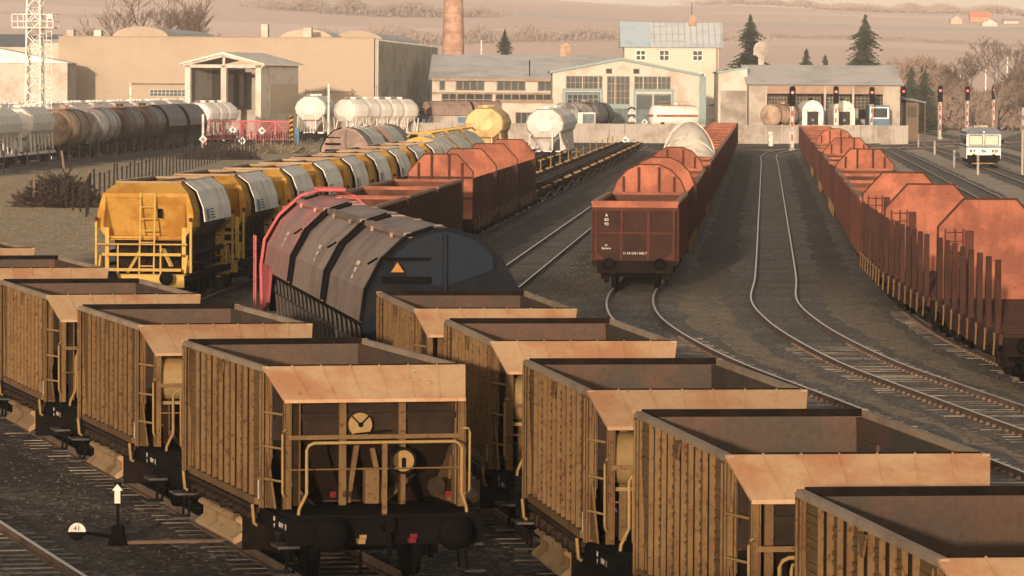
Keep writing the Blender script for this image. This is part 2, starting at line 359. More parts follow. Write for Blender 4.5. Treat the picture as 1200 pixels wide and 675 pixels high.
    mk2 = N.new('ShaderNodeMath'); mk2.operation = 'MULTIPLY'; L.new(mk.outputs[0], mk2.inputs[0]); L.new(mr(xw.outputs[0], -59, -56), mk2.inputs[1])
    near = mx(mk2.outputs[0], g4, gr)
    # paler dry earth between the right-hand sidings
    pe = N.new('ShaderNodeMath'); pe.operation = 'MULTIPLY'; L.new(mr(xw.outputs[0], 9, 12), pe.inputs[0]); L.new(mr(sep.outputs[1], 190, 260), pe.inputs[1])
    near = mx(pe.outputs[0], near, rmp(nz(0.4, 6), [(0.3, (0.30, 0.235, 0.175)), (0.7, (0.46, 0.37, 0.28))]))
    # fields on the hills, colours lightened and pinked to stand in for haze
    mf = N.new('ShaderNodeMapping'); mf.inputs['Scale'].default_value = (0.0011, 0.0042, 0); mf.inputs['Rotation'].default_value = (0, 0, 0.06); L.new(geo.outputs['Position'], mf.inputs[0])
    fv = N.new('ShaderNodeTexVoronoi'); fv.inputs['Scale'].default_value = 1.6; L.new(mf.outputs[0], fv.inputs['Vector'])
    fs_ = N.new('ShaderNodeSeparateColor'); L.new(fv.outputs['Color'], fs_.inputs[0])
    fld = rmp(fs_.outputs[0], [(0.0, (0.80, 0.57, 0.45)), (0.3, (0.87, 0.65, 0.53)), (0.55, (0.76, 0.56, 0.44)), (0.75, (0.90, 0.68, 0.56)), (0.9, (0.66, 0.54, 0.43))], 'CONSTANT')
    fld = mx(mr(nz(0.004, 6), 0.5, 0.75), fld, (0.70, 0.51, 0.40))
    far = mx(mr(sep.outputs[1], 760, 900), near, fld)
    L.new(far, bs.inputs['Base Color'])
    bp = N.new('ShaderNodeBump'); bp.inputs['Strength'].default_value = 0.7; bp.inputs['Distance'].default_value = 0.035
    L.new(vor.outputs['Distance'], bp.inputs['Height']); L.new(bp.outputs[0], bs.inputs['Normal'])
    MATS['ground'] = m
    o = b.build('ground', 'ground'); o['kind'] = 'structure'
    # ballast: sharper grey stones
    m2 = bpy.data.materials.new('ballast'); m2.use_nodes = True
    n2 = m2.node_tree.nodes; l2 = m2.node_tree.links; p2 = n2['Principled BSDF']; p2.inputs['Roughness'].default_value = 0.9; p2.inputs['Specular IOR Level'].default_value = 0.2
    ge = n2.new('ShaderNodeNewGeometry'); vo = n2.new('ShaderNodeTexVoronoi'); vo.inputs['Scale'].default_value = 11; l2.new(ge.outputs['Position'], vo.inputs['Vector'])
    cr = n2.new('ShaderNodeValToRGB'); e = cr.color_ramp.elements
    e[0].color = (0.068, 0.057, 0.044, 1); e[1].color = (0.44, 0.38, 0.30, 1); a = e.new(0.6); a.color = (0.14, 0.118, 0.092, 1)
    l2.new(vo.outputs['Color'], cr.inputs[0])
    n3 = n2.new('ShaderNodeTexNoise'); n3.inputs['Scale'].default_value = 3.0; n3.inputs['Detail'].default_value = 9; n3.inputs['Roughness'].default_value = 0.8; l2.new(ge.outputs['Position'], n3.inputs['Vector'])
    r3 = n2.new('ShaderNodeMapRange'); r3.inputs[1].default_value = 0.35; r3.inputs[2].default_value = 0.65; r3.inputs[3].default_value = 0.55; r3.inputs[4].default_value = 1.3; l2.new(n3.outputs['Fac'], r3.inputs[0])
    v3 = n2.new('ShaderNodeVectorMath'); v3.operation = 'SCALE'; l2.new(cr.outputs[0], v3.inputs[0]); l2.new(r3.outputs[0], v3.inputs['Scale'])
    no = n2.new('ShaderNodeTexNoise'); no.inputs['Scale'].default_value = 0.35; no.inputs['Detail'].default_value = 6; l2.new(ge.outputs['Position'], no.inputs['Vector'])
    r2 = n2.new('ShaderNodeMapRange'); r2.inputs[1].default_value = 0.4; r2.inputs[2].default_value = 0.7; l2.new(no.outputs['Fac'], r2.inputs[0])
    mi = n2.new('ShaderNodeMix'); mi.data_type = 'RGBA'; mi.inputs[7].default_value = (0.10, 0.078, 0.056, 1)
    l2.new(r2.outputs[0], mi.inputs[0]); l2.new(v3.outputs[0], mi.inputs[6]); l2.new(mi.outputs[2], p2.inputs['Base Color'])
    b2 = n2.new('ShaderNodeBump'); b2.inputs['Strength'].default_value = 0.9; b2.inputs['Distance'].default_value = 0.04
    l2.new(vo.outputs['Distance'], b2.inputs['Height']); l2.new(b2.outputs[0], p2.inputs['Normal'])
    MATS['ballast'] = m2
    m3 = m2.copy(); m3.name = 'dark_ballast'; MATS['dark_ballast'] = m3  # darker brown copy of the ballast for the foreground sidings
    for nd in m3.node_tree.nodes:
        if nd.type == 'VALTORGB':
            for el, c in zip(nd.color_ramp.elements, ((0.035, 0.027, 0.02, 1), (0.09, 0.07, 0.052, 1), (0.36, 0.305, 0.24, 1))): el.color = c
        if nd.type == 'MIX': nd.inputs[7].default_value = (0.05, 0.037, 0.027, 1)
terrain()

# ------------------------------------------------------------------ tracks
def smooth_path(pts, step=2.0):
    P = [Vector((p[0], p[1], 0)) for p in pts]; P = [2*P[0]-P[1]] + P + [2*P[-1]-P[-2]]; out = []
    for i in range(1, len(P)-2):
        n = max(1, int((P[i+1]-P[i]).length/step))
        for k in range(n):
            t = k/n
            out.append(0.5*((2*P[i]) + (P[i+1]-P[i-1])*t + (2*P[i-1]-5*P[i]+4*P[i+1]-P[i+2])*t*t + (3*P[i]-P[i-1]-3*P[i+1]+P[i+2])*t**3))
    out.append(P[-2]); return out
NT = 0
def track(name, pts, bed=1.2, sleep_to=260, step=2.0, sink=0.0, proud_to=0, clips=0, bm='ballast'):
    global NT
    NT += 1; dz = 0.0007*NT
    C = smooth_path(pts, step)
    nrm = []
    for i in range(len(C)):
        d = (C[min(i+1, len(C)-1)] - C[max(i-1, 0)]).normalized(); nrm.append(Vector((d.y, -d.x, 0)))
    root = empty(name); root['kind'] = 'structure'
    def ribbon(off, prof):
        return [[(c.x + n.x*(off+u), c.y + n.y*(off+u), z) for u, z in prof] for c, n in zip(C, nrm)]
    if bed:
        b = MB(); rr_ = ribbon(0, [(-bed-0.35, 0.004), (-bed, 0.02+dz), (bed, 0.02+dz), (bed+0.35, 0.004)])
        for q, nn in zip(rr_, nrm):
            ja, jb = random.uniform(-0.1, 0.3), random.uniform(-0.1, 0.3)
            q[0] = (q[0][0]-nn.x*ja, q[0][1]-nn.y*ja, q[0][2]); q[3] = (q[3][0]+nn.x*jb, q[3][1]+nn.y*jb, q[3][2])
        b.loft(rr_, cap=False, closed=False); b.build('ballast_bed', bm, root)
    for s in (-1, 1):
        b = MB()
        b.loft(ribbon(s*0.7525, [(-0.07, 0.02), (-0.07, 0.045), (-0.012, 0.06), (-0.012, 0.125), (-0.036, 0.135), (-0.036, 0.165), (0.036, 0.165), (0.036, 0.135), (0.012, 0.125), (0.012, 0.06), (0.07, 0.045), (0.07, 0.02)]))
        r = b.build('rail', 'rail', root)
        b = MB(); b.loft(ribbon(s*0.7525, [(-0.032, 0.166), (-0.026, 0.172), (0.026, 0.172), (0.032, 0.166)]), cap=False, closed=False); b.build('running_surface', 'rail_top', r)
    b = MB(); kb = MB(); acc = 0.0; k = 0
    for i in range(len(C)-1):
        seg = (C[i+1]-C[i]).length; d = (C[i+1]-C[i]).normalized()
        while acc < seg:
            c = C[i] + d*acc; acc += 0.62
            if c.y > min(sleep_to, proud_to if proud_to else sleep_to): continue
            n = Vector((d.y, -d.x, 0)); j = random.uniform(-0.04, 0.04)
            top = 0.02 + dz + 0.006 + random.uniform(-0.008, 0.010)
            jl = random.uniform(1.2, 1.32)
            b.bar(c - n*(jl+j) + Vector((0,0,top-0.05)), c + n*(jl-j) + Vector((0,0,top-0.05)), random.uniform(0.07, 0.13), 0.1)
            if c.y < clips:
                for s in (-1, 1):
                    for t in (-1, 1):
                        q = c + n*(s*0.7525 + t*0.10)
                        kb.box(q.x-0.04, q.x+0.04, q.y-0.07, q.y+0.07, top, 0.085)
        acc -= seg
    if b.v: b.build('sleeper_row', 'sleeper', root)['kind'] = 'stuff'
    if kb.v: kb.build('rail_fastenings', 'rail', root)['kind'] = 'stuff'
    return root, C
def st(x0, y0, y1, n=4): return [(lane(x0, y0+(y1-y0)*i/n), y0+(y1-y0)*i/n) for i in range(n+1)]
PA = [(15.6, 55), (13.2, 73), (11.25, 90.4), (9.7, 105.3), (9.1, 112), (8.62, 122), (8.42, 132), (8.6, 144), (9.6, 160)] + st(0.45, 180, 440, 6) + [(28.6, 470), (34.5, 500), (47, 530), (66, 560), (95, 600)]
track('railway_track', PA, proud_to=122, clips=170)
PB = [(19, 48), (15.6, 80), (14.0, 100), (13.25, 115), (13.05, 128), (13.4, 144), (14.2, 162)] + st(4.9, 180, 470, 6) + [(37, 520), (60, 575)]
track('railway_track', PB, proud_to=140, clips=140)
PC = [(13.2, 40), (10.2, 66), (8.2, 83.9), (6.5, 99), (5.1, 111), (4.2, 122.5), (3.75, 134), (3.95, 146), (4.8, 160)] + st(-4.3, 180, 470, 6) + [(26, 510), (45, 555)]
track('railway_track', PC, proud_to=125, clips=150)
track('railway_track', [(-4.0, 112), (-1.8, 130)] + st(-9.23, 150, 520, 6), sleep_to=0, clips=0)
P2 = [(7.1, 20), (5.05, 37), (3.72, 47.5), (2.42, 57.4), (1.12, 68.2), (-.28, 78), (-1.9, 91), (-4.3, 108), (-5.7, 120), (-6.4, 133)] + st(-14.1, 155, 500, 6)
track('railway_track', P2[:8], sleep_to=130, bm='dark_ballast'); track('railway_track', P2[7:], sleep_to=0)
P1 = [(2.9, 42), (-0.1, 54), (-2.6, 64), (-5.3, 75), (-8.0, 85.5), (-11.0, 97.5), (-14.2, 110), (-17.5, 125), (-21, 145)]
track('railway_track', P1, sleep_to=140, proud_to=90, bm='dark_ballast')
track('railway_track', [(-13.5, 98), (-11.2, 112)] + st(-18.9, 128, 500, 6), sleep_to=0)
track('railway_track', st(-24.7, 270, 500), sleep_to=0)
track('railway_track', st(-29.6, 262, 500), sleep_to=0)
track('railway_track', [(-3.4, 50), (-6.2, 60), (-8.95, 70), (-11.6, 80), (-14.5, 91)], sleep_to=95, bm='dark_ballast')
track('railway_track', st(-63, 330, 520), sleep_to=0)
track('railway_track', st(-72, 380, 580), sleep_to=0)
track('railway_track', st(14.3, 190, 470, 4) + [(43.2, 500), (50, 535), (70, 575)], sleep_to=0)
track('railway_track', st(19.8, 260, 520, 4) + [(54, 560), (68, 620)], sleep_to=0)
for x0, dx in ((24.8, 10), (29.8, 14), (35, 16), (40.5, 12)):
    track('railway_track', st(x0, 300, 560, 4) + [(lane(x0, 600)+dx*.3, 600), (lane(x0, 700)+dx, 700), (lane(x0, 850)+dx*3, 850)], sleep_to=0)
track('railway_track', [(lane(10, 440), 440), (lane(9.5, 470), 470), (44, 500), (62, 530), (88, 570)], sleep_to=0)
track('railway_track', [(lane(45, 430), 430), (lane(38, 500), 500), (lane(30, 560), 560), (lane(26, 640), 640), (lane(24, 800), 800)], sleep_to=0)
track('railway_track', [(-6, 452), (10, 462), (26, 480), (47, 505), (70, 545)], sleep_to=0)

# assumed road bridge of the viewpoint, unseen, sized to shade the near wagons
br = empty('unseen_bridge', (0, 0, 0)); tag(br, 'unseen concrete road bridge behind the camera, sized to shade the near wagons', 'bridge')
b = MB(); b.box(-60, 60, -9.5, -0.9, 4.9, 5.6); b.build('deck', 'concrete', br)
b = MB(); b.box(-60, 60, -1.15, -0.9, 5.6, 6.05); b.box(-60, 60, -9.5, -9.25, 5.6, 6.05); b.build('parapet', 'concrete', br)  # parapet height set by where its shade falls on the wagons
b = MB()
for y_ in (-9.37, -1.02):
    b.tube([(-60, y_, 6.7), (60, y_, 6.7)], 0.03, 6)
    for k in range(61): b.tube([(-60+2*k, y_, 6.05), (-60+2*k, y_, 6.7)], 0.02, 5)
b.build('railing', 'rail', br)
for x in (-40, -16, 16, 40):
    b = MB(); b.box(x-0.5, x+0.5, -8.5, -2, 0, 4.9); b.build('pier', 'concrete', br)
# ------------------------------------------------------------------ wagon running gear
def wheelset(parent, y, m='black', r=0.46):
    b = MB(); b.cyl((-1.05, y, r), (1.05, y, r), 0.08, 8)
    for s in (-1, 1):
        b.loft([[(s*x, y + rr*math.cos(t), r + rr*math.sin(t)) for t in [2*math.pi*k/20 for k in range(20)]] for x, rr in ((0.66, r+0.03), (0.69, r+0.03), (0.70, r), (0.82, r-0.01), (0.83, r*0.8), (0.79, r*0.75), (0.79, 0.14), (0.86, 0.13))])
    o = fixn(b.build('wheelset', m, parent)); o.location.z = 0.17; return o
def axle_guard(b, y, side):
    x = side*1.0
    b.box(x-0.12, x+0.12, y-0.16, y+0.16, 0.5, 0.78)
    for k in range(5): b.box(x-0.06, x+0.06, y-0.62+k*0.09, y+0.62-k*0.09, 0.80+k*0.03, 0.826+k*0.03)
    b.prism([(y-0.45, 1.0), (y-0.22, 0.45), (y-0.12, 0.45), (y-0.14, 1.0)], x-0.03, x+0.03, 'x')
    b.prism([(y+0.45, 1.0), (y+0.22, 0.45), (y+0.12, 0.45), (y+0.14, 1.0)], x-0.03, x+0.03, 'x')
def buffers(root, L, m='black', r=0.2, z=1.06):
    for e in (-1, 1):
        for s in (-1, 1):
            b = MB(); x = s*0.875; y0, y1 = e*(L-0.6), e*(L-0.08)
            b.cyl((x, y0, z), (x, e*(L-0.28), z), 0.125, 12); b.cyl((x, e*(L-0.3), z), (x, y1, z), 0.09, 12)
            b.loft([[(x + rr*math.cos(t), yy, z + rr*math.sin(t)) for t in [2*math.pi*k/22 for k in range(22)]] for rr, yy in ((r, e*(L-0.085)), (r, e*(L-0.05)), (r*0.7, e*(L-0.01)), (0.02, e*L))], True)
            fixn(b.build('buffer', m, root))
def bogie(root, y, m='grime'):
    b = MB()
    for s in (-1, 1):
        b.prism([(y-1.35, 0.72), (y-1.15, 0.85), (y-0.5, 0.80), (y-0.35, 0.45), (y+0.35, 0.45), (y+0.5, 0.80), (y+1.15, 0.85), (y+1.35, 0.72), (y+1.2, 0.62), (y+0.7, 0.62), (y+0.45, 0.32), (y-0.45, 0.32), (y-0.7, 0.62), (y-1.2, 0.62)], s*0.98, s*1.10, 'x')
        for d in (-0.9, 0.9): b.box(s*0.95, s*1.2, y+d-0.15, y+d+0.15, 0.48, 0.76)
        for d in (-0.16, 0.0, 0.16): b.cyl((s*1.04, y+d, 0.45), (s*1.04, y+d, 0.72), 0.07, 8)
    b.box(-1.05, 1.05, y-0.2, y+0.2, 0.6, 0.95)
    o = fixn(b.build('bogie', m, root))
    wheelset(o, y-0.9); wheelset(o, y+0.9); return o
def hook(root, L, hoses=True):
    for e in (-1, 1):
        b = MB(); y = e*(L-0.62)
        b.box(-0.06, 0.06, y, y+e*0.38, 1.0, 1.12); b.box(-0.05, 0.05, y+e*0.28, y+e*0.42, 1.1, 1.2)
        b.tube([(0, y+e*0.3, 1.02), (0, y+e*0.34, 0.8), (0.02, y+e*0.3, 0.6)], 0.035, 6)
        b.build('coupling_hook', 'black', root)
        if hoses:
            for s, mm in ((-1, 'yellowtank'), (1, 'red')):
                q = MB(); x = s*0.36
                q.tube([(x, y, 0.9), (x, y+e*0.15, 0.86), (x+s*0.03, y+e*0.22, 0.6), (x+s*0.02, y+e*0.2, 0.42)], 0.028, 6)
                h = q.build('brake_hose', 'black', root)
                q = MB(); q.box(x-0.05, x+0.05, y+e*0.06, y+e*0.2, 0.83, 0.9); q.box(x-0.02, x+0.08, y+e*0.1, y+e*0.14, 0.89, 0.95); q.build('hose_tap', mm, h)

# ------------------------------------------------------------------ ballast hopper wagon (two axles, open top)
def hopper_wagon(tank):
    L = 5.12; W = 1.45; T = 3.2; r = empty('hopper_wagon')
    # side walls with channel ribs and embossed panels
    for s in (-1, 1):
        b = MB(); x = s*1.36
        b.prism([(-3.18, 3.12), (-3.05, 2.45), (-2.62, 1.28), (2.62, 1.28), (3.05, 2.45), (3.18, 3.12)], x-0.02, x+0.02, 'x')
        ribs = [-1.9, -0.95, 0.0, 0.95, 1.9]
        for y in ribs:
            rb = MB(); rb.box(x+s*0.021, x+s*0.03, y-0.205, y+0.205, 1.2, 3.115)
            for q in (-0.225, 0.225): b.box(x+s*0.021, x+s*0.085, y+q-0.014, y+q+0.014, 1.18, 3.115)
            fixn(rb.build('rib', 'ochre_panel', r))  # web in darker ochre, recess shade put into the colour
        for a, c in [(-2.95, -2.22)] + [(y+0.29, y+0.66) for y in ribs[:-1]] + [(2.22, 2.95)]:
            for k in range(7):
                z = 1.45 + k*0.235
                lo, hi = a, c
                if z < 2.45:
                    if a < -2.5: lo = a + 0.06 + (2.45-z)*0.36
                    if c > 2.5: hi = c - 0.06 - (2.45-z)*0.36
                if hi - lo > 0.1:
                    for dz in (0, 0.085): b.prism([(z+dz, 0.018), (z+dz+0.02, 0.052), (z+dz+0.035, 0.052), (z+dz+0.055, 0.018)], 0, 1) if False else b.box(x+s*0.02, x+s*0.045, lo, hi, z+dz, z+dz+0.045)
        # gusset under the rim
        b.prism([(-0.32, 3.1), (0.06, 3.1), (-0.10, 2.88), (-0.16, 2.88)], x+s*0.10, x+s*0.125, 'x')
        b.box(x+s*0.0, x+s*0.10, -2.6, 2.6, 1.20, 1.30)
        fixn(b.build('side_wall', 'ochre', r))
        for e in (-1, 1):
            b = MB(); y = e*3.06
            b.box(x-s*0.02, x+s*0.125, y-0.012, y+0.012, 1.2, 3.1)
            b.box(x+s*0.085, x+s*0.105, y-0.13, y+0.13, 1.2, 3.12); b.box(x-s*0.03, x-s*0.01, y-0.11, y+0.11, 1.2, 3.1)
            b.prism([(y, 1.24), (y+e*0.62, 1.24), (y+e*0.04, 2.0)], x+s*0.0, x+s*0.03, 'x')
            for z in (1.45, 1.9, 2.3, 2.75): b.cyl((x+s*0.105, y+0.06, z), (x+s*0.118, y+0.06, z), 0.02, 6)
            fixn(b.build('corner_post', 'ochre', r))
    # rim
    b = MB()
    for s in (-1, 1): b.box(s*1.37, s*1.45, -3.24, 3.24, 3.12, 3.20)
    b.build('rim', 'rim', r)
    for e in (-1, 1):
        b = MB(); b.box(-1.369, 1.369, e*3.135, e*3.195, 3.132, 3.222); b.build('end_rim', 'grime', r)
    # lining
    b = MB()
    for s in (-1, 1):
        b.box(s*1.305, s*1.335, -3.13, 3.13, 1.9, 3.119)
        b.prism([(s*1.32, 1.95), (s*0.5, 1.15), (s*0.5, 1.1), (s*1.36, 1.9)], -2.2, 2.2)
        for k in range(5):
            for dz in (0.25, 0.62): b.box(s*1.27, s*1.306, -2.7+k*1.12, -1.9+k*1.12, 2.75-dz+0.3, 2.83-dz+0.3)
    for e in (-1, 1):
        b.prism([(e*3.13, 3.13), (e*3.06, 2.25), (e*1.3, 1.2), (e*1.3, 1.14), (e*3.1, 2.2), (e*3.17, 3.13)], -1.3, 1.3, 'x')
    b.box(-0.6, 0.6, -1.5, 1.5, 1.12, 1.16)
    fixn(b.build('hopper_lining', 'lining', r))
    # end walls (sloping) with ribs, seen beneath the visor
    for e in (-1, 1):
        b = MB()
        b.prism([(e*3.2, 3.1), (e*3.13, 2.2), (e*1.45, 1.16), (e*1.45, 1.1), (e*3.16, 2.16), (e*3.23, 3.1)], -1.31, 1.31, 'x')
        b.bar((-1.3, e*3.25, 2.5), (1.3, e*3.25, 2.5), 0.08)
        ew = fixn(b.build('end_wall', 'ochre_dark', r))  # dark ochre carries the shade under the visor in its colour
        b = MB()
        for x in (-1.0, -0.34, 0.52): b.box(x-0.05, x+0.05, e*3.31-0.03, e*3.31+0.03, 1.24, 3.05)
        b.bar((-0.22, e*3.1, 1.25), (-0.05, e*2.95, 2.1), 0.07); b.bar((0.3, e*3.1, 1.25), (0.18, e*2.9, 2.0), 0.07)
        b.box(0.0, 0.2, e*3.2-0.08, e*3.2+0.08, 1.25, 1.75)
        b.build('end_strut', 'ochre', r)
        b = MB()
        xs = [-1.47 + 2.94*k/7 for k in range(8)]; xb = [-1.30 + 2.60*k/7 for k in range(8)]
        y0, z0, y1, z1 = e*3.2, 3.205, e*3.9, 2.78
        b.add([(xs[0], y0, z0), (xs[-1], y0, z0), (xb[-1], y1, z1), (xb[0], y1, z1), (xs[0], y0, z0-0.03), (xs[-1], y0, z0-0.03), (xb[-1], y1, z1-0.03), (xb[0], y1, z1-0.03)], [(0,1,2,3),(7,6,5,4),(0,4,5,1),(1,5,6,2),(2,6,7,3),(3,7,4,0)])
        for k in range(1, 7): b.bar((xs[k], y0, z0+0.006), (xb[k], y1, z1+0.006), 0.022, 0.022, (0, 0, 1))
        b.bar((xb[0], y1+e*0.01, z1-0.02), (xb[-1], y1+e*0.01, z1-0.02), 0.03, 0.05)
        fixn(b.build('visor', 'visor', r))
        for s in (-1, 1):
            b = MB(); x = s*1.25
            b.box(x-0.055, x+0.055, e*3.86-0.012, e*3.86+0.012, 1.25, 2.79)
            b.box(x+s*0.04, x+s*0.055, e*3.86-0.06, e*3.86+0.06, 1.25, 2.77); b.box(x-s*0.055, x-s*0.04, e*3.86-0.05, e*3.86+0.05, 1.25, 2.77)
            for z in (1.5, 2.0, 2.5): b.cyl((x, e*3.875, z), (x, e*3.89, z), 0.02, 6)
            fixn(b.build('platform_post', 'ochre', r))
            b = MB()
            for z in (1.62, 2.08, 2.56): b.tube([(x, e*3.84, z), (s*1.44, e*3.1, z)], 0.018, 6)
            b.build('ladder_rung', 'handrail', r)
            b = MB(); b.tube([(s*1.27, e*3.90, 2.36), (s*1.33, e*3.99, 2.36), (s*1.34, e*4.0, 2.30), (s*1.34, e*4.0, 1.5), (s*1.32, e*3.98, 1.44), (s*1.27, e*3.90, 1.44)], 0.018, 6)
            b.build('handhold', 'handrail', r)
        b = MB()
        b.tube([(-1.2, e*4.42, 1.2), (-1.19, e*4.42, 1.3), (-1.1, e*4.5, 1.52), (-1.1, e*4.5, 2.12), (-1.07, e*4.5, 2.19), (-1.0, e*4.5, 2.22), (1.0, e*4.5, 2.22), (1.07, e*4.5, 2.19), (1.1, e*4.5, 2.12), (1.1, e*4.5, 1.52), (1.19, e*4.42, 1.3), (1.2, e*4.42, 1.2)], 0.024, 7)
        b.build('guard_rail', 'handrail', r)
        b = MB()
        b.box(-0.035, 0.035, e*4.5-0.02, e*4.5+0.02, 1.2, 2.2); b.bar((-1.25, e*3.9, 2.25), (1.25, e*3.9, 2.25), 0.03, 0.06); b.tube([(-1.25, e*3.9, 1.8), (1.25, e*3.9, 1.8)], 0.012, 5)
        b.build('railing_bar', 'ochre', r)
        # brake gear on the platform
        b = MB(); b.cyl((-0.1, e*3.36, 2.38), (-0.1, e*3.40, 2.38), 0.17, 22); wh = b.build('brake_drum', 'yellowtank', r)
        b = MB(); b.cyl((-0.1, e*3.40, 2.38), (-0.1, e*3.43, 2.38), 0.035, 8); b.bar((-0.1, e*3.41, 2.38), (-0.22, e*3.41, 2.5), 0.02); b.bar((-0.1, e*3.41, 2.38), (0.02, e*3.41, 2.5), 0.02); b.bar((-0.2, e*3.45, 2.25), (0.3, e*3.45, 2.3), 0.025); b.build('spindle', 'black', wh)
        b = MB(); b.cyl((0.5, e*2.6, 1.87), (0.5, e*3.5, 1.87), 0.19, 18); cy = b.build('brake_cylinder', 'grime', r)
        b = MB(); b.cyl((0.5, e*3.5, 1.87), (0.5, e*3.53, 1.87), 0.15, 18); b.build('cylinder_cap', 'yellowtank', cy)
        b = MB(); b.cyl((0.5, e*3.53, 1.89), (0.5, e*3.54, 1.89), 0.03, 8); b.box(0.47, 0.53, e*3.536-0.005, e*3.536+0.005, 1.78, 1.9); b.build('bolt', 'black', cy)
        b = MB(); b.cyl((0.98, e*3.4, 1.5), (0.98, e*3.5, 1.5), 0.13, 16); b.build('valve_cap', 'ochre_dark', r)
        for x, z in ((-0.72, 1.5), (0.92, 1.48)):
            b = MB(); b.box(x-0.04, x+0.04, e*4.44-0.02, e*4.44+0.02, z-0.04, z+0.04); b.build('red_marker', 'red', r)
        # platform and beam
        b = MB(); b.box(-1.3, 1.3, e*3.05, e*4.52, 1.16, 1.22); b.box(-1.38, 1.38, e*4.46, e*4.56, 0.80, 1.155); b.build('end_platform', 'black', r)
        for s in (-1, 1):
            for z, d in ((0.74, 0.0), (0.36, 0.04)):
                b = MB(); b.box(s*(1.16+d), s*(1.46+d), e*4.05-0.28, e*4.05+0.28, z, z+0.035); st_ = b.build('step', 'step', r)
                b = MB()
                for q in (-0.24, 0.24): b.bar((s*1.25, e*4.05+q, z-0.01), (s*1.22, e*4.05+q, z+0.30), 0.04, 0.012)
                b.bar((s*1.25, e*4.05-0.24, z-0.015), (s*1.25, e*4.05+0.24, z-0.015), 0.03); b.build('bracket', 'black', st_)
    # underframe
    b = MB()
    for s in (-1, 1):
        b.box(s*1.26, s*1.36, -4.45, 4.45, 0.92, 1.16)
        for y in (-2.9, 2.9): axle_guard(b, y, s)
    b.box(-0.4, -0.2, -4.4, 4.4, 0.85, 1.1); b.box(0.2, 0.4, -4.4, 4.4, 0.85, 1.1)
    for y in (-3.6, -2.0, 2.0, 3.6): b.box(-1.25, 1.25, y-0.08, y+0.08, 0.86, 1.1)
    fixn(b.build('underframe', 'black', r))
    b = MB()
    for s in (-1, 1):
        b.tube([(s*1.42, -2.6, 1.12), (s*1.42, 2.6, 1.12)], 0.045, 7)
        for k in range(9):
            y = -2.3 + k*0.55 + random.uniform(-0.1, 0.1); b.cyl((s*1.34, y, 1.02), (s*1.5, y, 1.02), random.uniform(0.05, 0.1), 8)
            b.bar((s*1.42, y, 1.12), (s*1.44, y+0.06, 0.98), 0.03)
    b.build('operating_shaft', 'ochre_dark', r)
    for s in (-1, 1):
        b = MB()
        prof = [(s*1.05, 0.92), (s*1.42, 0.90), (s*1.47, 0.87), (s*1.47, 0.83), (s*1.39, 0.78), (s*1.39, 0.66), (s*1.50, 0.57), (s*1.52, 0.53), (s*1.48, 0.49), (s*1.34, 0.57), (s*1.0, 0.74)]
        b.prism(prof, -1.25, 1.75); fixn(b.build('discharge_chute', 'chute', r))
        for yp in (-1.31, 1.8):
            b = MB(); b.box(s*0.9, s*1.38, yp-0.03, yp+0.03, 0.42, 0.93); b.build('chute_plate', 'grime', r)
        for y in (-2.75, 2.75):
            b = MB(); b.tube([(s*1.45, y, 0.92), (s*1.5, y, 0.95), (s*1.52, y, 1.22)], 0.025, 6); b.build('hand_lever', 'handrail', r)
        # dark label boards with white writing on the sill, card in a holder
        for y, t_, sz in ((-3.55, '80\n9', 0.10), (-4.02, 'KB-GP', 0.10), (-4.35, 'H', 0.12)):
            M = (LEFTSIDE(-1.365, y, 1.04) if s < 0 else Matrix.Translation((1.365, -y, 1.04)) @ Matrix.Rotation(R(90), 4, 'Z') @ Matrix.Rotation(R(90), 4, 'X'))
            text('marking', t_, sz, M, 'mark2', r)
        b = MB(); b.box(s*1.47, s*1.48, s*2.98-0.04, s*2.98+0.04, 1.32, 1.58); b.build('card_holder', 'white', r)
    for y in (-2.9, 2.9): wheelset(r, y)
    buffers(r, L, r=0.245, z=1.0); hook(r, L)
    if tank:
        for e in (-1,):
            b = MB(); cy, cz, rr = e*3.45, 2.33, 0.34
            rings = [[(x, cy + q*math.cos(t), cz + q*math.sin(t)) for t in [2*math.pi*k/24 for k in range(24)]] for x, q in ((-1.24, 0.05), (-1.22, 0.2), (-1.16, 0.3), (-1.06, rr), (1.06, rr), (1.16, 0.3), (1.22, 0.2), (1.24, 0.05))]
            b.loft(rings, True); fixn(b.build('air_tank', 'yellowtank', r))
            b = MB(); b.box(-1.2, 1.2, cy-0.3, cy-0.22, 1.93, 1.98); b.build('tank_bracket', 'yellowtank', r)
    return r
PLAIN = hopper_wagon(False); TANKED = hopper_wagon(True)
used = set()
def place_hopper(tank, px, py, side, deg, label):
    src = TANKED if tank else PLAIN
    o = src if tank not in used else copy_tree(src); used.add(tank)
    th = R(deg); c = at(px, py, 3.2); lx, ly = side*1.46, -3.22
    o.rotation_euler.z = -th
    o.location = (c.x - (lx*math.cos(th) + ly*math.sin(th)), c.y - (-lx*math.sin(th) + ly*math.cos(th)), 0)
    return tag(o, label, 'freight wagon', 'open ochre hopper wagons in the two foreground rows')
place_hopper(False, 545, 427.5, 1, -14.5, 'rusty ochre open hopper wagon with full end railing, front of the left row')
place_hopper(True, 366, 379.5, 1, -14.5, 'ochre open hopper wagon, second in the left row, air tank under its visor')
place_hopper(False, 235, 345, 1, -14.5, 'ochre open hopper wagon, third in the left row, ladder visible on its end')
place_hopper(False, 127, 314, 1, -14.8, 'ochre open hopper wagon, fourth in the left row, mostly hidden behind the third')
place_hopper(False, 41, 291, 1, -15, 'orange tinted hopper wagon corner, farthest in the left row, at the left edge')
place_hopper(False, 1100, 655, -1, -7.2, 'ochre hopper wagon cut by the bottom right corner, nearest in the right row')
place_hopper(False, 1160, 532, 1, -7.3, 'rust streaked ochre hopper wagon, second from the bottom right corner')
place_hopper(True, 946, 457, 1, -7.4, 'ochre hopper wagon with big air tank, middle of the right row')
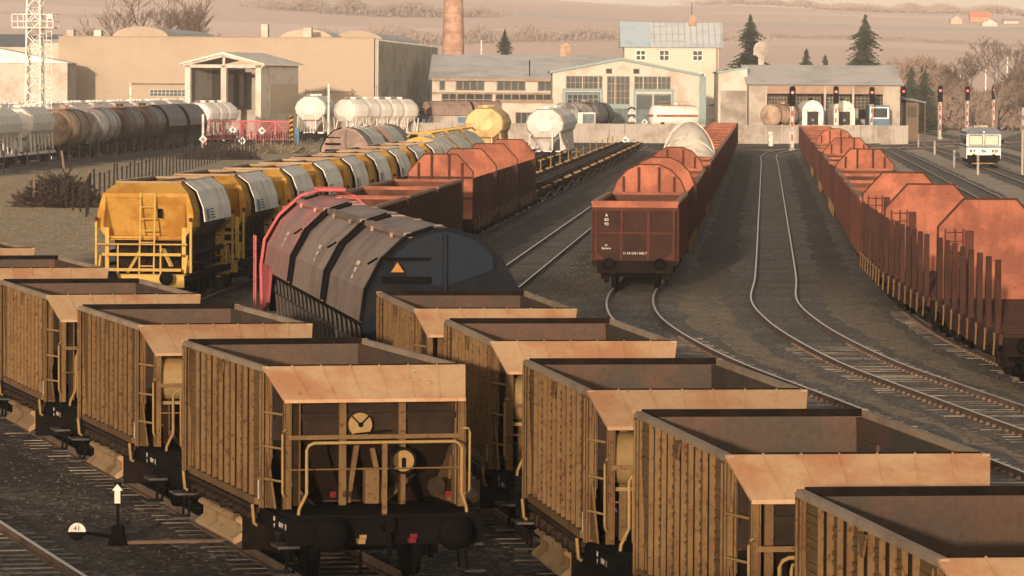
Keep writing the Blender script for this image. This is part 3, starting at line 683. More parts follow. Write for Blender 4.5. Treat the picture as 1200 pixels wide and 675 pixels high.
place_hopper(True, 793, 400, 1, -7.4, 'ochre hopper wagon with air tank, fourth of the right row')
place_hopper(False, 676, 362, 1, -7.6, 'ochre hopper wagon directly in front of the black hooded wagon')

# ------------------------------------------------------------------ open goods wagon (gondola)
def gondola():
    L = 7.0; B = 6.35; r = empty('gondola_wagon')
    for s in (-1, 1):
        b = MB(); x = s*1.38
        b.box(x-0.02, x+0.02, -B, B, 1.2, 3.12)
        for k in range(15):
            y = -B + 0.1 + k*(2*B-0.2)/14; b.box(x+s*0.02, x+s*0.13, y-0.06, y+0.06, 1.1, 3.1)
        b.box(x+s*0.02, x+s*0.10, -B, B, 1.12, 1.26)
        fixn(b.build('side_wall', 'redbrown', r))
    for e in (-1, 1):
        b = MB(); y = e*B
        b.box(-1.4, 1.4, y-0.03, y+0.03, 1.1, 3.1)
        ew = fixn(b.build('end_wall', 'end_shaded', r))
        b = MB()
        for x in (-1.34, -0.46, 0.46, 1.34): b.box(x-0.045, x+0.045, y+e*0.03, y+e*0.14, 1.15, 2.86)
        b.box(-1.4, 1.4, y+e*0.03, y+e*0.12, 2.06, 2.13); b.box(-1.46, 1.46, y+e*0.03, y+e*0.16, 2.86, 2.98)
        for s in (-1, 1): b.prism([(s*1.30, 1.2), (s*1.05, 1.2), (s*1.30, 1.45)], y+e*0.03, y+e*0.1)
        fixn(b.build('end_frame', 'redbrown', ew))
        for s in (-1, 1):
            b = MB(); b.prism([(s*1.46, 1.02), (s*1.46, 3.1), (s*1.36, 3.1), (s*1.36, 1.02)], y-e*0.02, y+e*0.03); fixn(b.build('corner_post', 'end_shaded', r))
        b = MB(); b.prism([(-1.46, 1.15), (-1.46, 1.0), (-1.3, 0.98), (-1.3, 0.72), (1.3, 0.72), (1.3, 0.98), (1.46, 1.0), (1.46, 1.15)], y+e*0.03, y+e*0.15); b.build('headstock', 'grime', r)
        b = MB(); b.box(-1.47, 1.47, y-e*0.06, y+e*0.17, 3.1, 3.2); b.box(-1.47, 1.47, y+e*0.165, y+e*0.20, 2.98, 3.16); b.build('end_rim', 'orange', r)
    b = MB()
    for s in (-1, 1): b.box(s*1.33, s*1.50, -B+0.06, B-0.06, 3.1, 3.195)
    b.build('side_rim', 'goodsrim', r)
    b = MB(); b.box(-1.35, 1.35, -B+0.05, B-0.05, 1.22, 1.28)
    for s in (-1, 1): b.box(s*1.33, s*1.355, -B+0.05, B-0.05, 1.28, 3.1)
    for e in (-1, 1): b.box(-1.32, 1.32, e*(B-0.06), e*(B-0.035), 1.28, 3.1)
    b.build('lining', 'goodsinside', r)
    b = MB(); b.box(-0.5, 0.5, -6.3, 6.3, 0.85, 1.2)
    for s in (-1, 1): b.box(s*1.15, s*1.3, -6.3, 6.3, 0.95, 1.2)
    b.build('underframe', 'grime', r)
    bogie(r, -4.6); bogie(r, 4.6); buffers(r, L)
    return r
GON = gondola(); gon_used = []
def place_gondola(lane_x, Y, label, group, dark=False, z=0):
    o = GON if not gon_used else copy_tree(GON); gon_used.append(1)
    x = lane_x(Y); th = math.atan((lane_x(Y+3)-lane_x(Y-3))/6)
    put(o, x, Y, z, th); 
    if dark:
        for c in o.children:
            if c.name.startswith(('side_wall', 'end_wall')):
                key = c.data.name + '_dark'
                if key not in bpy.data.meshes:
                    q = c.data.copy(); q.name = key; q.materials.clear(); q.materials.append(MATS['redbrown_dark'])
                c.data = bpy.data.meshes[key]
    return tag(o, label, 'freight wagon', group)

# ------------------------------------------------------------------ stake wagon with headboards
def stake_wagon(near, far, arch=False):
    L = 8.75; B = 8.2; r = empty('stake_wagon')
    b = MB(); b.box(-1.36, 1.36, -B, B, 1.22, 1.32)
    for k in range(24): y = -B+0.3+k*(2*B-0.6)/23; b.box(-1.3, 1.3, y-0.06, y+0.06, 1.32, 1.39)
    b.build('deck', 'redbrown_dark', r)
    b = MB()
    for s in (-1, 1):
        b.prism([(-B, 1.34), (B, 1.34), (B, 1.08), (B-2.2, 1.0), (B-3.4, 0.78), (-B+3.4, 0.78), (-B+2.2, 1.0), (-B, 1.08)], s*1.36, s*1.44, 'x')
    b.box(-0.5, 0.5, -B, B, 0.85, 1.2); fixn(b.build('side_sill', 'redbrown', r))
    for s in (-1, 1):
        for k in range(8):
            y = -B + 0.6 + k*(2*B-1.2)/7; b = MB(); x = s*1.42
            t = [(y-0.13, 1.2), (y+0.13, 1.2), (y+0.13, 2.2), (y+0.03, 3.08), (y-0.03, 3.08), (y-0.13, 2.2)]
            b.prism(t, x-0.07, x+0.07, 'x'); sk = fixn(b.build('stake', 'redbrown_dark', r))
            b = MB(); b.box(x+s*0.05, x+s*0.11, y-0.10, y+0.04, 1.22, 1.34); b.bar((x+s*0.08, y-0.07, 1.25), (x+s*0.10, y-0.05, 0.80), 0.04, 0.04); b.build('clamp', 'ochre', sk)
    for e, on in ((-1, near), (1, far)):
        if not on: continue
        y = e*B; b = MB()
        if arch: out = [(-1.42, 1.3), (1.42, 1.3), (1.42, 3.05), (1.2, 3.6), (0.82, 4.0), (0.38, 4.2), (-0.38, 4.2), (-0.82, 4.0), (-1.2, 3.6), (-1.42, 3.05)]
        else: out = [(-1.42, 1.3), (1.42, 1.3), (1.42, 3.35), (0.72, 4.12), (-0.72, 4.12), (-1.42, 3.35)]
        b.prism(out, y-0.05, y+0.05)
        for z in (1.9, 2.5, 3.0): b.box(-1.4, 1.4, y-0.058, y-0.05, z-0.015, z+0.015)
        fixn(b.build('headboard', 'orange', r)); hb = bpy.data.objects[-1] if False else r.children[-1]
        b = MB()
        n = len(out)
        for i in range(1, n):
            p, q = out[i], out[(i+1) % n]
            b.bar((p[0]*1.0, y+e*0.0, p[1]), (q[0], y+e*0.0, q[1]), 0.16, 0.05, (0, 1, 0)) if False else b.bar((p[0], y, p[1]), (q[0], y, q[1]), 0.05, 0.14 if abs(p[0]-q[0]) > 0 else 0.14, (0, 1, 0))
        for x in (-0.95, -0.38, 0.38, 0.95):
            zt = 4.1 if abs(x) < 0.7 else 3.75
            b.box(x-0.045, x+0.045, y+e*0.05, y+e*0.24, 1.3, zt)
        for z in (2.2, 3.1): b.box(-1.38, 1.38, y+e*0.05, y+e*0.15, z-0.05, z+0.05)
        b.build('headboard_frame', 'redbrown', hb)
        b = MB()
        for z in (2.65, 2.95, 3.2): b.box(-1.2, -0.75, y-e*0.10, y-e*0.06, z-0.015, z+0.015)
        for x in (-1.22, -0.95, -0.73): b.box(x-0.02, x+0.02, y-e*0.12, y-e*0.05, 1.35, 3.3)
        b.box(-0.68, -0.45, y-e*0.16, y-e*0.05, 1.4, 3.25)
        b.build('ladder', 'redbrown', hb)
    for e in (-1, 1):
        b = MB(); b.box(-1.35, 1.35, e*B, e*(B+0.1), 0.8, 1.25); b.build('headstock', 'grime', r)
    bogie(r, -6.2); bogie(r, 6.2); buffers(r, L)
    return r
SK = {}
def place_stake(kind, lane_x, Y, label, group):
    if kind not in SK: SK[kind] = o = stake_wagon('n' in kind, 'f' in kind, 'a' in kind)
    else: o = copy_tree(SK[kind])
    th = math.atan((lane_x(Y+4)-lane_x(Y-4))/8)
    put(o, lane_x(Y), Y, 0, th); return tag(o, label, 'freight wagon', group)
def interp(pts):
    def f(Y):
        for (x0, y0), (x1, y1) in zip(pts, pts[1:]):
            if y0 <= Y <= y1 or (x1, y1) == pts[-1] or Y < pts[0][1]:
                return x0 + (x1-x0)*(Y-y0)/(y1-y0)
    return f
fB = interp([(c.x, c.y) for c in smooth_path(PB, 3)]); fC = interp([(c.x, c.y) for c in smooth_path(PC, 3)])
f2 = interp([(c.x, c.y) for c in smooth_path(P2, 3)]); fG = lambda Y: lane(-18.9, Y); fE = lambda Y: lane(-14.1, Y)
# right train
GB = 'rust red wagons of the right-hand train'
put(place_stake('f', fB, 112.3, 'rust red stake wagon with laddered trapezoid headboard nearest the right frame edge', GB), 13.05, 112.3, 0, R(0.3))
put(place_stake('f', fB, 94, 'rust red stake wagon running out of the right edge, ahead of the others', GB), 14.1, 94.2, 0, R(-4.5))
place_stake('f', fB, 130.2, 'second stake wagon of the right train, plain trapezoid headboard', GB)
place_stake('f', fB, 148.3, 'third stake wagon of the right train, headboard against the open wagons', GB)
Y = 164.6
for k in range(4): place_gondola(fB, Y, '%s open wagon of the right train behind its plain headboards' % ORD[k] , GB); Y += 14.05
place_stake('n', fB, Y+1.8, 'right train stake wagon whose low ribbed trapezoid headboard faces the camera', GB); Y += 17.6
for k in range(2): place_gondola(fB, Y, '%s open wagon between the two ribbed headboards of the right train' % ORD[k], GB); Y += 14.05
place_stake('n', fB, Y+1.8, 'right train stake wagon with middle ribbed headboard', GB); Y += 17.6
for k in range(2): place_gondola(fB, Y, '%s open wagon just before the arched headboard of the right train' % ORD[k], GB); Y += 14.05
place_stake('na', fB, Y+1.8, 'right train stake wagon with rounded arch headboard, farthest headboard', GB); Y += 17.6
k = 0
while Y < 435: place_gondola(fB, Y, '%s open wagon beyond the arched headboard, far end of right train' % ORD[k], GB); Y += 14.05; k += 1
# centre train
GC = 'rust red wagons of the centre train'
g0 = place_gondola(fC, 157.2, 'rust brown open wagon at the front of the centre train', GC)
text('marking', 'A\n80\n90', 0.15, FRONT(-0.98, -6.386, 2.55), 'mark', g0)
text('marking', '31\nEanos-x', 0.10, FRONT(-0.98, -6.386, 1.62), 'mark', g0)
text('marking', '31 54 5351 042-7', 0.115, FRONT(0.0, -6.386, 1.4), 'mark', g0)
place_stake('nfa', fC, 173.2, 'stake wagon with tall arched ribbed headboards behind the front centre wagon', GC)
Y = 189.4
for k in range(2): place_gondola(fC, Y, '%s open wagon between the arched headboards of the centre train' % ORD[k], GC); Y += 14.05
place_stake('na', fC, Y+1.8, 'far stake wagon with arched ribbed headboard just before the tarpaulin', GC); Y += 17.6
place_gondola(fC, Y, 'open wagon before the tarpaulin-covered load in the centre train', GC); Y += 14.05
YT = Y
place_gondola(fC, Y, 'open wagon under the cream tarpaulin heap in the centre train', GC); Y += 14.05
k = 0
while Y < 466: place_gondola(fC, Y, '%s open wagon beyond the tarpaulin heap in the centre train' % ORD[k], GC); Y += 14.05; k += 1
# dark row left of the centre
GE = 'rust red wagons between the yellow hoppers and the empty track'
for k in range(3): place_gondola(fE, 148.5+k*14.05, '%s dark brown open wagon behind the black hooded wagon' % ORD[k], GE, dark=True)
place_stake('nf', fE, 199.5, 'stake wagon with ribbed headboard right behind the dark open wagons', GE)
place_stake('f', fE, 217.1, 'stake wagon with plain trapezoid headboard, middle of three', GE)
place_stake('f', fE, 234.7, 'tall stake wagon with headboard, farthest of three, before the empty flats', GE)
# ------------------------------------------------------------------ yellow hooded hopper wagons
def yellow_wagon():
    L = 5.65; r = empty('yellow_hopper_wagon')
    prof = [(-1.22, 2.25), (-1.52, 2.62), (-1.52, 3.1), (-1.36, 3.66), (1.36, 3.66), (1.52, 3.1), (1.52, 2.62), (1.22, 2.25)]
    def ring(y, k=1.0): return [(x*k, y, z) for x, z in prof]
    b = MB()
    for e in (-1, 1): b.loft([ring(e*4.25), ring(e*2.85)], cap=False)
    b.box(-1.2, 1.2, -2.9, 2.9, 3.5, 3.56)
    for e in (-1, 1):      # flange, sloping top plate, recessed end wall
        y = e*4.25
        b.add([(-1.36, y, 3.66), (1.36, y, 3.66), (0.98, e*3.62, 4.02), (-0.98, e*3.62, 4.02)], [(0,1,2,3)])
        b.add([(-1.3, y, 3.60), (1.3, y, 3.60), (1.15, e*3.45, 2.3), (-1.15, e*3.45, 2.3)], [(0,1,2,3)])
        for s in (-1, 1):
            b.add([(s*1.36, y, 3.66), (s*1.52, y, 3.1), (s*1.52, y, 2.62), (s*1.22, y, 2.25), (s*1.12, y, 2.3), (s*1.34, y, 2.66), (s*1.34, y, 3.1), (s*1.26, y, 3.58)], [(0,1,6,7),(1,2,5,6),(2,3,4,5)])
            b.add([(s*1.34, y, 2.66), (s*1.34, y, 3.1), (s*1.26, y, 3.58), (s*1.12, e*3.45, 2.3), (s*1.12, y, 2.3)], [(0,1,2,3),(0,3,4)])
        b.box(-1.36, 1.36, y-0.02, y+0.02, 3.56, 3.68)
        b.box(-1.16, 1.16, e*3.75-0.3, e*3.75+0.3, 2.2, 2.32)
    for s in (-1, 1):
        for e in (-1, 1): b.add([(s*1.36, e*2.85, 3.66), (s*1.36, e*3.62, 3.66), (s*0.98, e*3.62, 4.02), (s*0.98, e*2.85, 4.02)], [(0,1,2,3)]); b.add([(s*1.36, e*4.25, 3.66), (s*1.36, e*3.62, 3.66), (s*0.98, e*3.62, 4.02)], [(0,1,2)])
    fixn(b.build('end_housing', 'brightyellow', r))
    b = MB(); b.loft([ring(-2.84, 0.985), ring(2.84, 0.985)], cap=False)
    for s in (-1, 1): b.add([(s*1.34, -2.84, 3.66), (s*1.34, 2.84, 3.66), (s*0.98, 2.84, 4.0), (s*0.98, -2.84, 4.0)], [(0,1,2,3)])
    fixn(b.build('hopper_body', 'browntank', r))
    b = MB(); b.box(-1.04, -0.94, -3.6, 3.6, 3.98, 4.06); b.box(0.94, 1.04, -3.6, 3.6, 3.98, 4.06); b.box(-0.94, 0.94, -3.66, -3.56, 3.98, 4.05); b.box(-0.94, 0.94, 3.56, 3.66, 3.98, 4.05)
    b.box(-0.05, 0.05, -3.56, 3.56, 3.96, 4.02); b.build('hatch_rim', 'rim', r)
    b = MB(); b.box(-0.94, 0.94, -3.56, 3.56, 3.62, 3.7); b.build('hopper_inside', 'lining', r)
    for s in (-1, 1):
        b = MB(); pr = [(s*0.98, 4.05), (s*1.42, 3.72), (s*1.62, 3.2), (s*1.68, 2.75)]
        b.sheet(pr if s > 0 else pr[::-1], -2.95, 2.95, 0.03)
        for y in (0,):
            for p, q in zip(pr, pr[1:]): b.bar((p[0], y, p[1]+0.02), (q[0], y, q[1]+0.02), 0.03, 0.03, (0, 1, 0))
        hd = fixn(b.build('roof_hood', 'hood', r))
        if s > 0:
            b = MB(); b.add([(1.672, -2.5, 3.15), (1.672, -1.9, 3.15), (1.722, -1.9, 2.8), (1.722, -2.5, 2.8)], [(0,1,2,3)]); b.build('dark_plate', 'bluegrey', hd)
            for j in range(4):
                b = MB(); z = 3.14 - j*0.09; b.add([(1.675+0.0125*j, -1.7, z), (1.675+0.0125*j, -1.0+0.1*j, z), (1.68+0.0125*j, -1.0+0.1*j, z-0.03), (1.68+0.0125*j, -1.7, z-0.03)], [(0,1,2,3)]); b.build('marking', 'black', hd)
    b = MB(); b.prism([(-3.3, 2.3), (3.3, 2.3), (2.6, 1.2), (-2.6, 1.2)], -1.15, 1.15, 'x')
    for y in (-2.4, -1.2, 0, 1.2, 2.4): b.box(-1.25, 1.25, y-0.05, y+0.05, 1.2, 2.3)
    fixn(b.build('lower_hopper', 'ochre_dark', r))
    b = MB()
    for s in (-1, 1):
        b.cyl((s*1.35, -3.2, 1.75), (s*1.35, 3.2, 1.75), 0.09, 8); b.cyl((s*1.3, -3.2, 1.4), (s*1.3, 3.2, 1.4), 0.06, 8)
        b.box(s*1.2, s*1.4, -5.0, 5.0, 0.92, 1.12)
        for y in (-3.0, 3.0): axle_guard(b, y, s)
        for y in (-2.2, -1.0, 0.4, 1.6): b.box(s*1.1, s*1.38, y-0.2, y+0.2, 0.5, 0.9)
    b.box(-0.4, 0.4, -5, 5, 0.85, 1.1); fixn(b.build('underframe', 'black', r))
    for e in (-1, 1):
        for s in (-1, 1):
            b = MB(); b.box(s*1.16, s*1.28, e*4.2-0.06, e*4.2+0.06, 1.2, 2.6)
            b.prism([(e*4.0, 1.2), (e*5.0, 1.2), (e*4.6, 1.75), (e*4.15, 1.75)], s*1.34, s*1.4, 'x')
            b.cyl((s*1.40, e*4.5, 1.5), (s*1.43, e*4.5, 1.5), 0.12, 10)
            fixn(b.build('bracket_post', 'paleyellow', r))
            b = MB(); b.tube([(s*1.5, e*4.65, 1.2), (s*1.5, e*4.65, 2.8)], 0.045, 6); hp = b.build('grab_pole', 'paleyellow', r)
            b = MB(); b.tube([(s*1.5, e*4.65, 2.8), (s*1.5, e*4.65, 2.93)], 0.05, 6); b.build('pole_tip', 'red', hp)
        b = MB()
        for z in (2.1, ): b.tube([(-1.45, e*5.0, z), (1.45, e*5.0, z)], 0.028, 6)
        for z in (1.3, 1.78): b.bar((-1.25, e*5.0, z), (1.25, e*5.0, z), 0.04, 0.09)
        for x in (-0.75, 0.6): b.bar((x, e*5.0, 1.1), (x, e*5.0, 2.1), 0.05)
        b.build('railing', 'paleyellow', r)
        b = MB()
        for x in (-0.14, 0.32): b.bar((x, e*4.6, 1.15), (x, e*4.32, 3.7), 0.05)
        for k in range(7): z = 1.4 + k*0.37; b.tube([(-0.14, e*(4.6-0.11*(z-1.15)), z), (0.32, e*(4.6-0.11*(z-1.15)), z)], 0.022, 5)
        b.build('ladder', 'paleyellow', r)
        b = MB(); b.box(-1.35, 1.35, e*4.9, e*5.04, 0.75, 1.12); b.box(-1.35, 1.35, e*4.3, e*4.9, 1.10, 1.15); b.build('end_beam', 'paleyellow', r)
        b = MB(); b.bar((-0.5, e*4.7, 1.2), (-0.15, e*4.5, 1.85), 0.14, 0.05); b.bar((0.9, e*4.7, 1.4), (0.6, e*4.5, 1.95), 0.14, 0.05); b.build('support_arm', 'paleyellow', r)
        b = MB(); b.box(0.38, 0.52, e*4.2-0.02 if e > 0 else -4.22, e*4.2+0.02 if e > 0 else -4.18, 2.9, 3.2); b.build('dark_plate', 'black', r)
    for y in (-3.0, 3.0): wheelset(r, y)
    buffers(r, L, r=0.22)
    return r
YW = yellow_wagon()
YL = ['bright yellow hopper wagon with grey side hood and end ladder, nearest of its row']
for k in range(1, 9): YL.append('%s yellow hopper wagon from the near end of the grey hooded row' % ORD[k])
for k in range(9):
    o = YW if k == 0 else copy_tree(YW); y = 142.6 + k*11.45
    put(o, fG(y) - (0.5 if k == 0 else 0.2 if k == 1 else 0), y, 0, HEAD + (0.02 if k < 2 else 0)); tag(o, YL[k], 'freight wagon', 'yellow hopper wagons with grey hoods')

# ------------------------------------------------------------------ hooded coil wagons
def hood_wagon(L, hoods, mats, gap, endm, plate, ring=False, ridge=True, gap_m='black', H=4.2):
    r = empty('hooded_wagon'); k = H/4.2
    pr = [(-1.62, 2.3), (-1.53, 2.95), (-1.18, 3.58), (-0.66, 4.05), (-0.15, 4.2), (0.15, 4.2), (0.66, 4.05), (1.18, 3.58), (1.53, 2.95), (1.62, 2.3)]
    pr = [(x, z*k) for x, z in pr]
    B = L/2 - 0.7
    b = MB(); pin = [(x*0.965, z-0.06) for x, z in pr]
    b.prism([(-0.8, 1.15)] + pin + [(0.8, 1.15)], -B+0.05, B-0.05); fixn(b.build('inner_body', gap_m, r))
    seg = (2*B - gap*(hoods-1))/hoods
    for i in range(hoods):
        y0 = -B + i*(seg+gap); y1 = y0 + seg
        b = MB(); b.sheet(pr[::-1], y0, y1, -0.05) if False else b.sheet(pr, y0, y1, 0.04)
        h = fixn(b.build('sliding_hood', mats[i % len(mats)], r))
        if ridge:
            b = MB(); b.box(-0.82, -0.64, y0-0.1, y1-0.15, 4.04*k, 4.15*k)
            for t in (0.25, 0.75): b.box(-0.88, -0.82, y0+seg*t-0.05, y0+seg*t+0.05, 3.98*k, 4.08*k)
            for t in (0.2, 0.7): b.cyl((0.1, y0+seg*t, 4.2*k), (0.1, y0+seg*t, 4.26*k), 0.1, 8)
            b.build('ridge_beam', mats[i % len(mats)], h)
            for y in (y0-0.06, y1+0.06):
                b = MB()
                for p, q in zip(pr[:4], pr[1:5]): b.bar((p[0]-0.06, y, p[1]+0.04), (q[0]-0.06, y, q[1]+0.06), 0.07, 0.16, (0, 1, 0))
                b.build('hinge_arm', 'black', h)
            b = MB(); b.tube([(-1.33, y0+0.15, 3.62*k), (-1.5, y0+0.3, 3.5*k), (-1.36, y0+0.6, 3.55*k)], 0.025, 5); b.build('grab_handle', 'black', h)
            text('marking', '31 54 4667\n048-2\nTams', 0.15, Matrix.Translation((-1.47, y0+seg*0.42, 3.25*k)) @ Matrix.Rotation(R(-90), 4, 'Z') @ Matrix.Rotation(R(66), 4, 'X'), 'mark2', h)
    for e in (-1, 1):
        y = e*B; b = MB()
        b.prism([(-1.5, 1.2)] + [(x*1.035, z+0.055) for x, z in pr] + [(1.5, 1.2)], y+e*0.003, y+e*0.06)
        ew = fixn(b.build('end_wall', endm, r))
        b = MB(); b.prism([(-1.02, 3.68*k), (-0.64, 4.0*k), (-0.15, 4.16*k), (0.15, 4.16*k), (0.64, 4.0*k), (1.02, 3.68*k), (1.02, 3.40*k), (0, 3.02*k), (-1.02, 3.38*k)], y+e*0.06, y+e*0.16)
        fixn(b.build('upper_plate', plate, ew))
        b = MB(); b.cyl((0.03, y+e*0.2, 1.2), (0.03, y+e*0.2, 4.12*k), 0.055, 8); b.build('vertical_pipe', plate, ew)
        b = MB(); b.bar((-1.2, y+e*0.3, 3.62*k), (-0.3, y+e*0.3, 3.62*k), 0.06); b.bar((-1.3, y+e*0.35, 3.2*k), (-0.3, y+e*0.35, 3.2*k), 0.08, 0.12); b.bar((-1.3, y+e*0.35, 2.7*k), (-0.4, y+e*0.35, 2.7*k), 0.08, 0.3)
        for x in (-0.9, -0.42): b.bar((x, y+e*0.35, 1.2), (x, y+e*0.35, 2.6), 0.06)
        b.box(-1.4, -0.3, y+e*0.06, y+e*0.5, 2.1, 2.15)
        b.build('end_gear', 'black', ew)
        b = MB(); b.prism([(-1.12, 3.36*k), (-0.85, 3.36*k), (-0.985, 3.56*k)], y+e*0.52, y+e*0.53); b.build('warning_sign', 'signorange', ew)
    b = MB(); s_ = -1
    n = int(2*B/1.1)
    for s in (-1, 1):
        for i in range(n):
            y = -B + 0.3 + i*1.1; b.bar((s*1.35, y, 0.9), (s*1.5, y, 2.4), 0.05, 0.09); b.bar((s*1.3, y+0.55, 0.7), (s*1.3, y+0.55, 1.7), 0.12, 0.2)
        b.box(s*1.2, s*1.34, -B, B, 0.9, 1.1); b.bar((s*1.45, -B, 1.75), (s*1.45, B, 1.75), 0.04)
    b.box(-0.5, 0.5, -B, B, 0.85, 1.15); b.build('side_frame', 'steelpost', r)
    if ring:
        q = [(x*1.07, z*1.045) for x, z in pr]
        b = MB(); b.tube([(x, B-0.1, z) for x, z in [(-1.7, 0.9)] + q + [(1.7, 0.9)]], 0.045, 7)
        for kk in range(6): b.tube([(-0.35, B-1.5+0.3*kk, 4.42), (0.35, B-1.5+0.3*kk, 4.42)], 0.05, 6)
        b.tube([(-1.9, B+0.1, 0.6), (-1.9, B+0.1, 3.2)], 0.022, 6); b.tube([(-1.9, B-0.5, 0.6), (-1.9, B-0.5, 3.2)], 0.022, 6)
        for kk in range(9): b.tube([(-1.9, B+0.1, 0.9+kk*0.27), (-1.9, B-0.5, 0.9+kk*0.27)], 0.014, 5)
        b.build('pink_end_frame', 'pink', r)
        b = MB(); b.prism([(B-2.4, 2.45), (B, 2.45), (B-0.3, 1.2), (B-1.4, 1.5)], -1.68, -1.6, 'x'); b.build('side_fin', 'pink', r)
    bogie(r, -B+2.0); bogie(r, B-2.0); buffers(r, L/2)
    return r
bh = hood_wagon(27.2, 3, ['brownhood', 'brownhood', 'pinkhood'], 1.0, 'blueblack', 'blueblack2', ring=True)
n0 = at(511, 345-3, 2.2)
put(bh, -3.15, 102.6, 0, R(-7.7)); tag(bh, 'long wagon with three brown hoods, black near end and pink far end', 'freight wagon')
ch = hood_wagon(15, 3, ['brownhood', 'hood', 'hood'], 0.35, 'brownhood', 'brownhood')
put(ch, lane(-27.4, 294), 294, 0, HEAD); tag(ch, 'domed wagon with dusky brown end and small warning triangle beyond the yellow row', 'freight wagon')
ch2 = hood_wagon(15, 3, ['hood', 'hood', 'brownhood'], 0.3, 'brownhood', 'brownhood')
put(ch2, lane(-27.0, 309.5), 309.5, 0, HEAD); tag(ch2, 'pale grey hooded wagon coupled behind the dusky brown domed one', 'freight wagon')
# pale grey rail-topped hood wagons ending the yellow row
def pale_hood():
    r = hood_wagon(12, 2, ['hood'], 0.25, 'paleyellow', 'paleyellow', ridge=False, gap_m='rim')
    b = MB()
    for s in (-1, 1):
        b.tube([(s*0.75, -5, 4.22), (s*0.55, -4.9, 4.42), (s*0.55, 4.9, 4.42), (s*0.75, 5, 4.22)], 0.05, 6)
    for k in range(9): b.tube([(-0.55, -4.8+k*1.2, 4.42), (0.55, -4.8+k*1.2, 4.42)], 0.04, 5)
    b.build('roof_railing', 'paleyellow', r); return r
PH = pale_hood()
for k in range(3):
    o = PH if k == 0 else copy_tree(PH); y = 246.5 + 12.2*k; put(o, fG(y), y, 0, HEAD)
    tag(o, ['pale grey hooded wagon with roof railing coupled to the last yellow hopper', 'second pale grey wagon with roof railing after the yellow hoppers', 'third pale grey railed wagon, before the yellow silo wagon'][k], 'freight wagon', 'pale grey wagons with roof railings')

# ------------------------------------------------------------------ empty skeleton flat wagons
def flat_wagon():
    r = empty('flat_wagon'); B = 6.6
    b = MB(); b.box(-0.32, -0.12, -B, B, 0.95, 1.2); b.box(0.12, 0.32, -B, B, 0.95, 1.2)
    for s in (-1, 1): b.box(s*1.25, s*1.33, -B, B, 1.0, 1.12)
    b.build('frame', 'redbrown_dark', r)
    for k in range(5):
        y = -B+0.3+k*(2*B-0.6)/4; b = MB(); b.box(-1.4, 1.4, y-0.14, y+0.14, 1.0, 1.16); b.build('cross_beam', 'grime', r)
    for y in (-4.3,):
        for s in (-1,):
            b = MB(); b.tube([(s*1.38, y-0.3, 1.1), (s*1.38, y-0.3, 1.95), (s*1.38, y+0.3, 1.95), (s*1.38, y+0.3, 1.1)], 0.045, 5)
            b.build('yellow_stanchion', 'handrail', r)
    b = MB()
    for s in (-1, 1): b.tube([(s*1.5, -B+0.4, 0.85), (s*1.5, -1.0, 0.62), (s*1.5, 1.0, 0.62), (s*1.5, B-0.4, 0.85)], 0.05, 6)
    b.build('truss_rod', 'rail', r)
    for y in (-5.6, -4.4, 3.6, 5.2):
        for s in (-1, 1):
            b = MB(); b.box(s*1.2, s*1.42, y-0.2, y+0.2, 1.165, 1.26); b.build('bolster_pad', 'handrail', r)
    bogie(r, -4.7); bogie(r, 4.7); buffers(r, 7.1)
    return r
FW = flat_wagon(); y = 251.0; k = 0
while y < 462:
    o = FW if k == 0 else copy_tree(FW); put(o, fE(y), y, 0, HEAD)
    tag(o, '%s empty skeleton flat wagon in the row right of the white silo wagon' % ORD[k], 'flat wagon', 'empty skeleton flat wagons'); y += 14.3; k += 1
for k in range(8):
    o = copy_tree(FW); y = 283 + 14.3*k; put(o, fG(y), y, 0, HEAD)
    tag(o, '%s empty flat wagon of the row leading to the white silo wagon' % ORD[k], 'flat wagon', 'empty flat wagons before the white silo wagon')

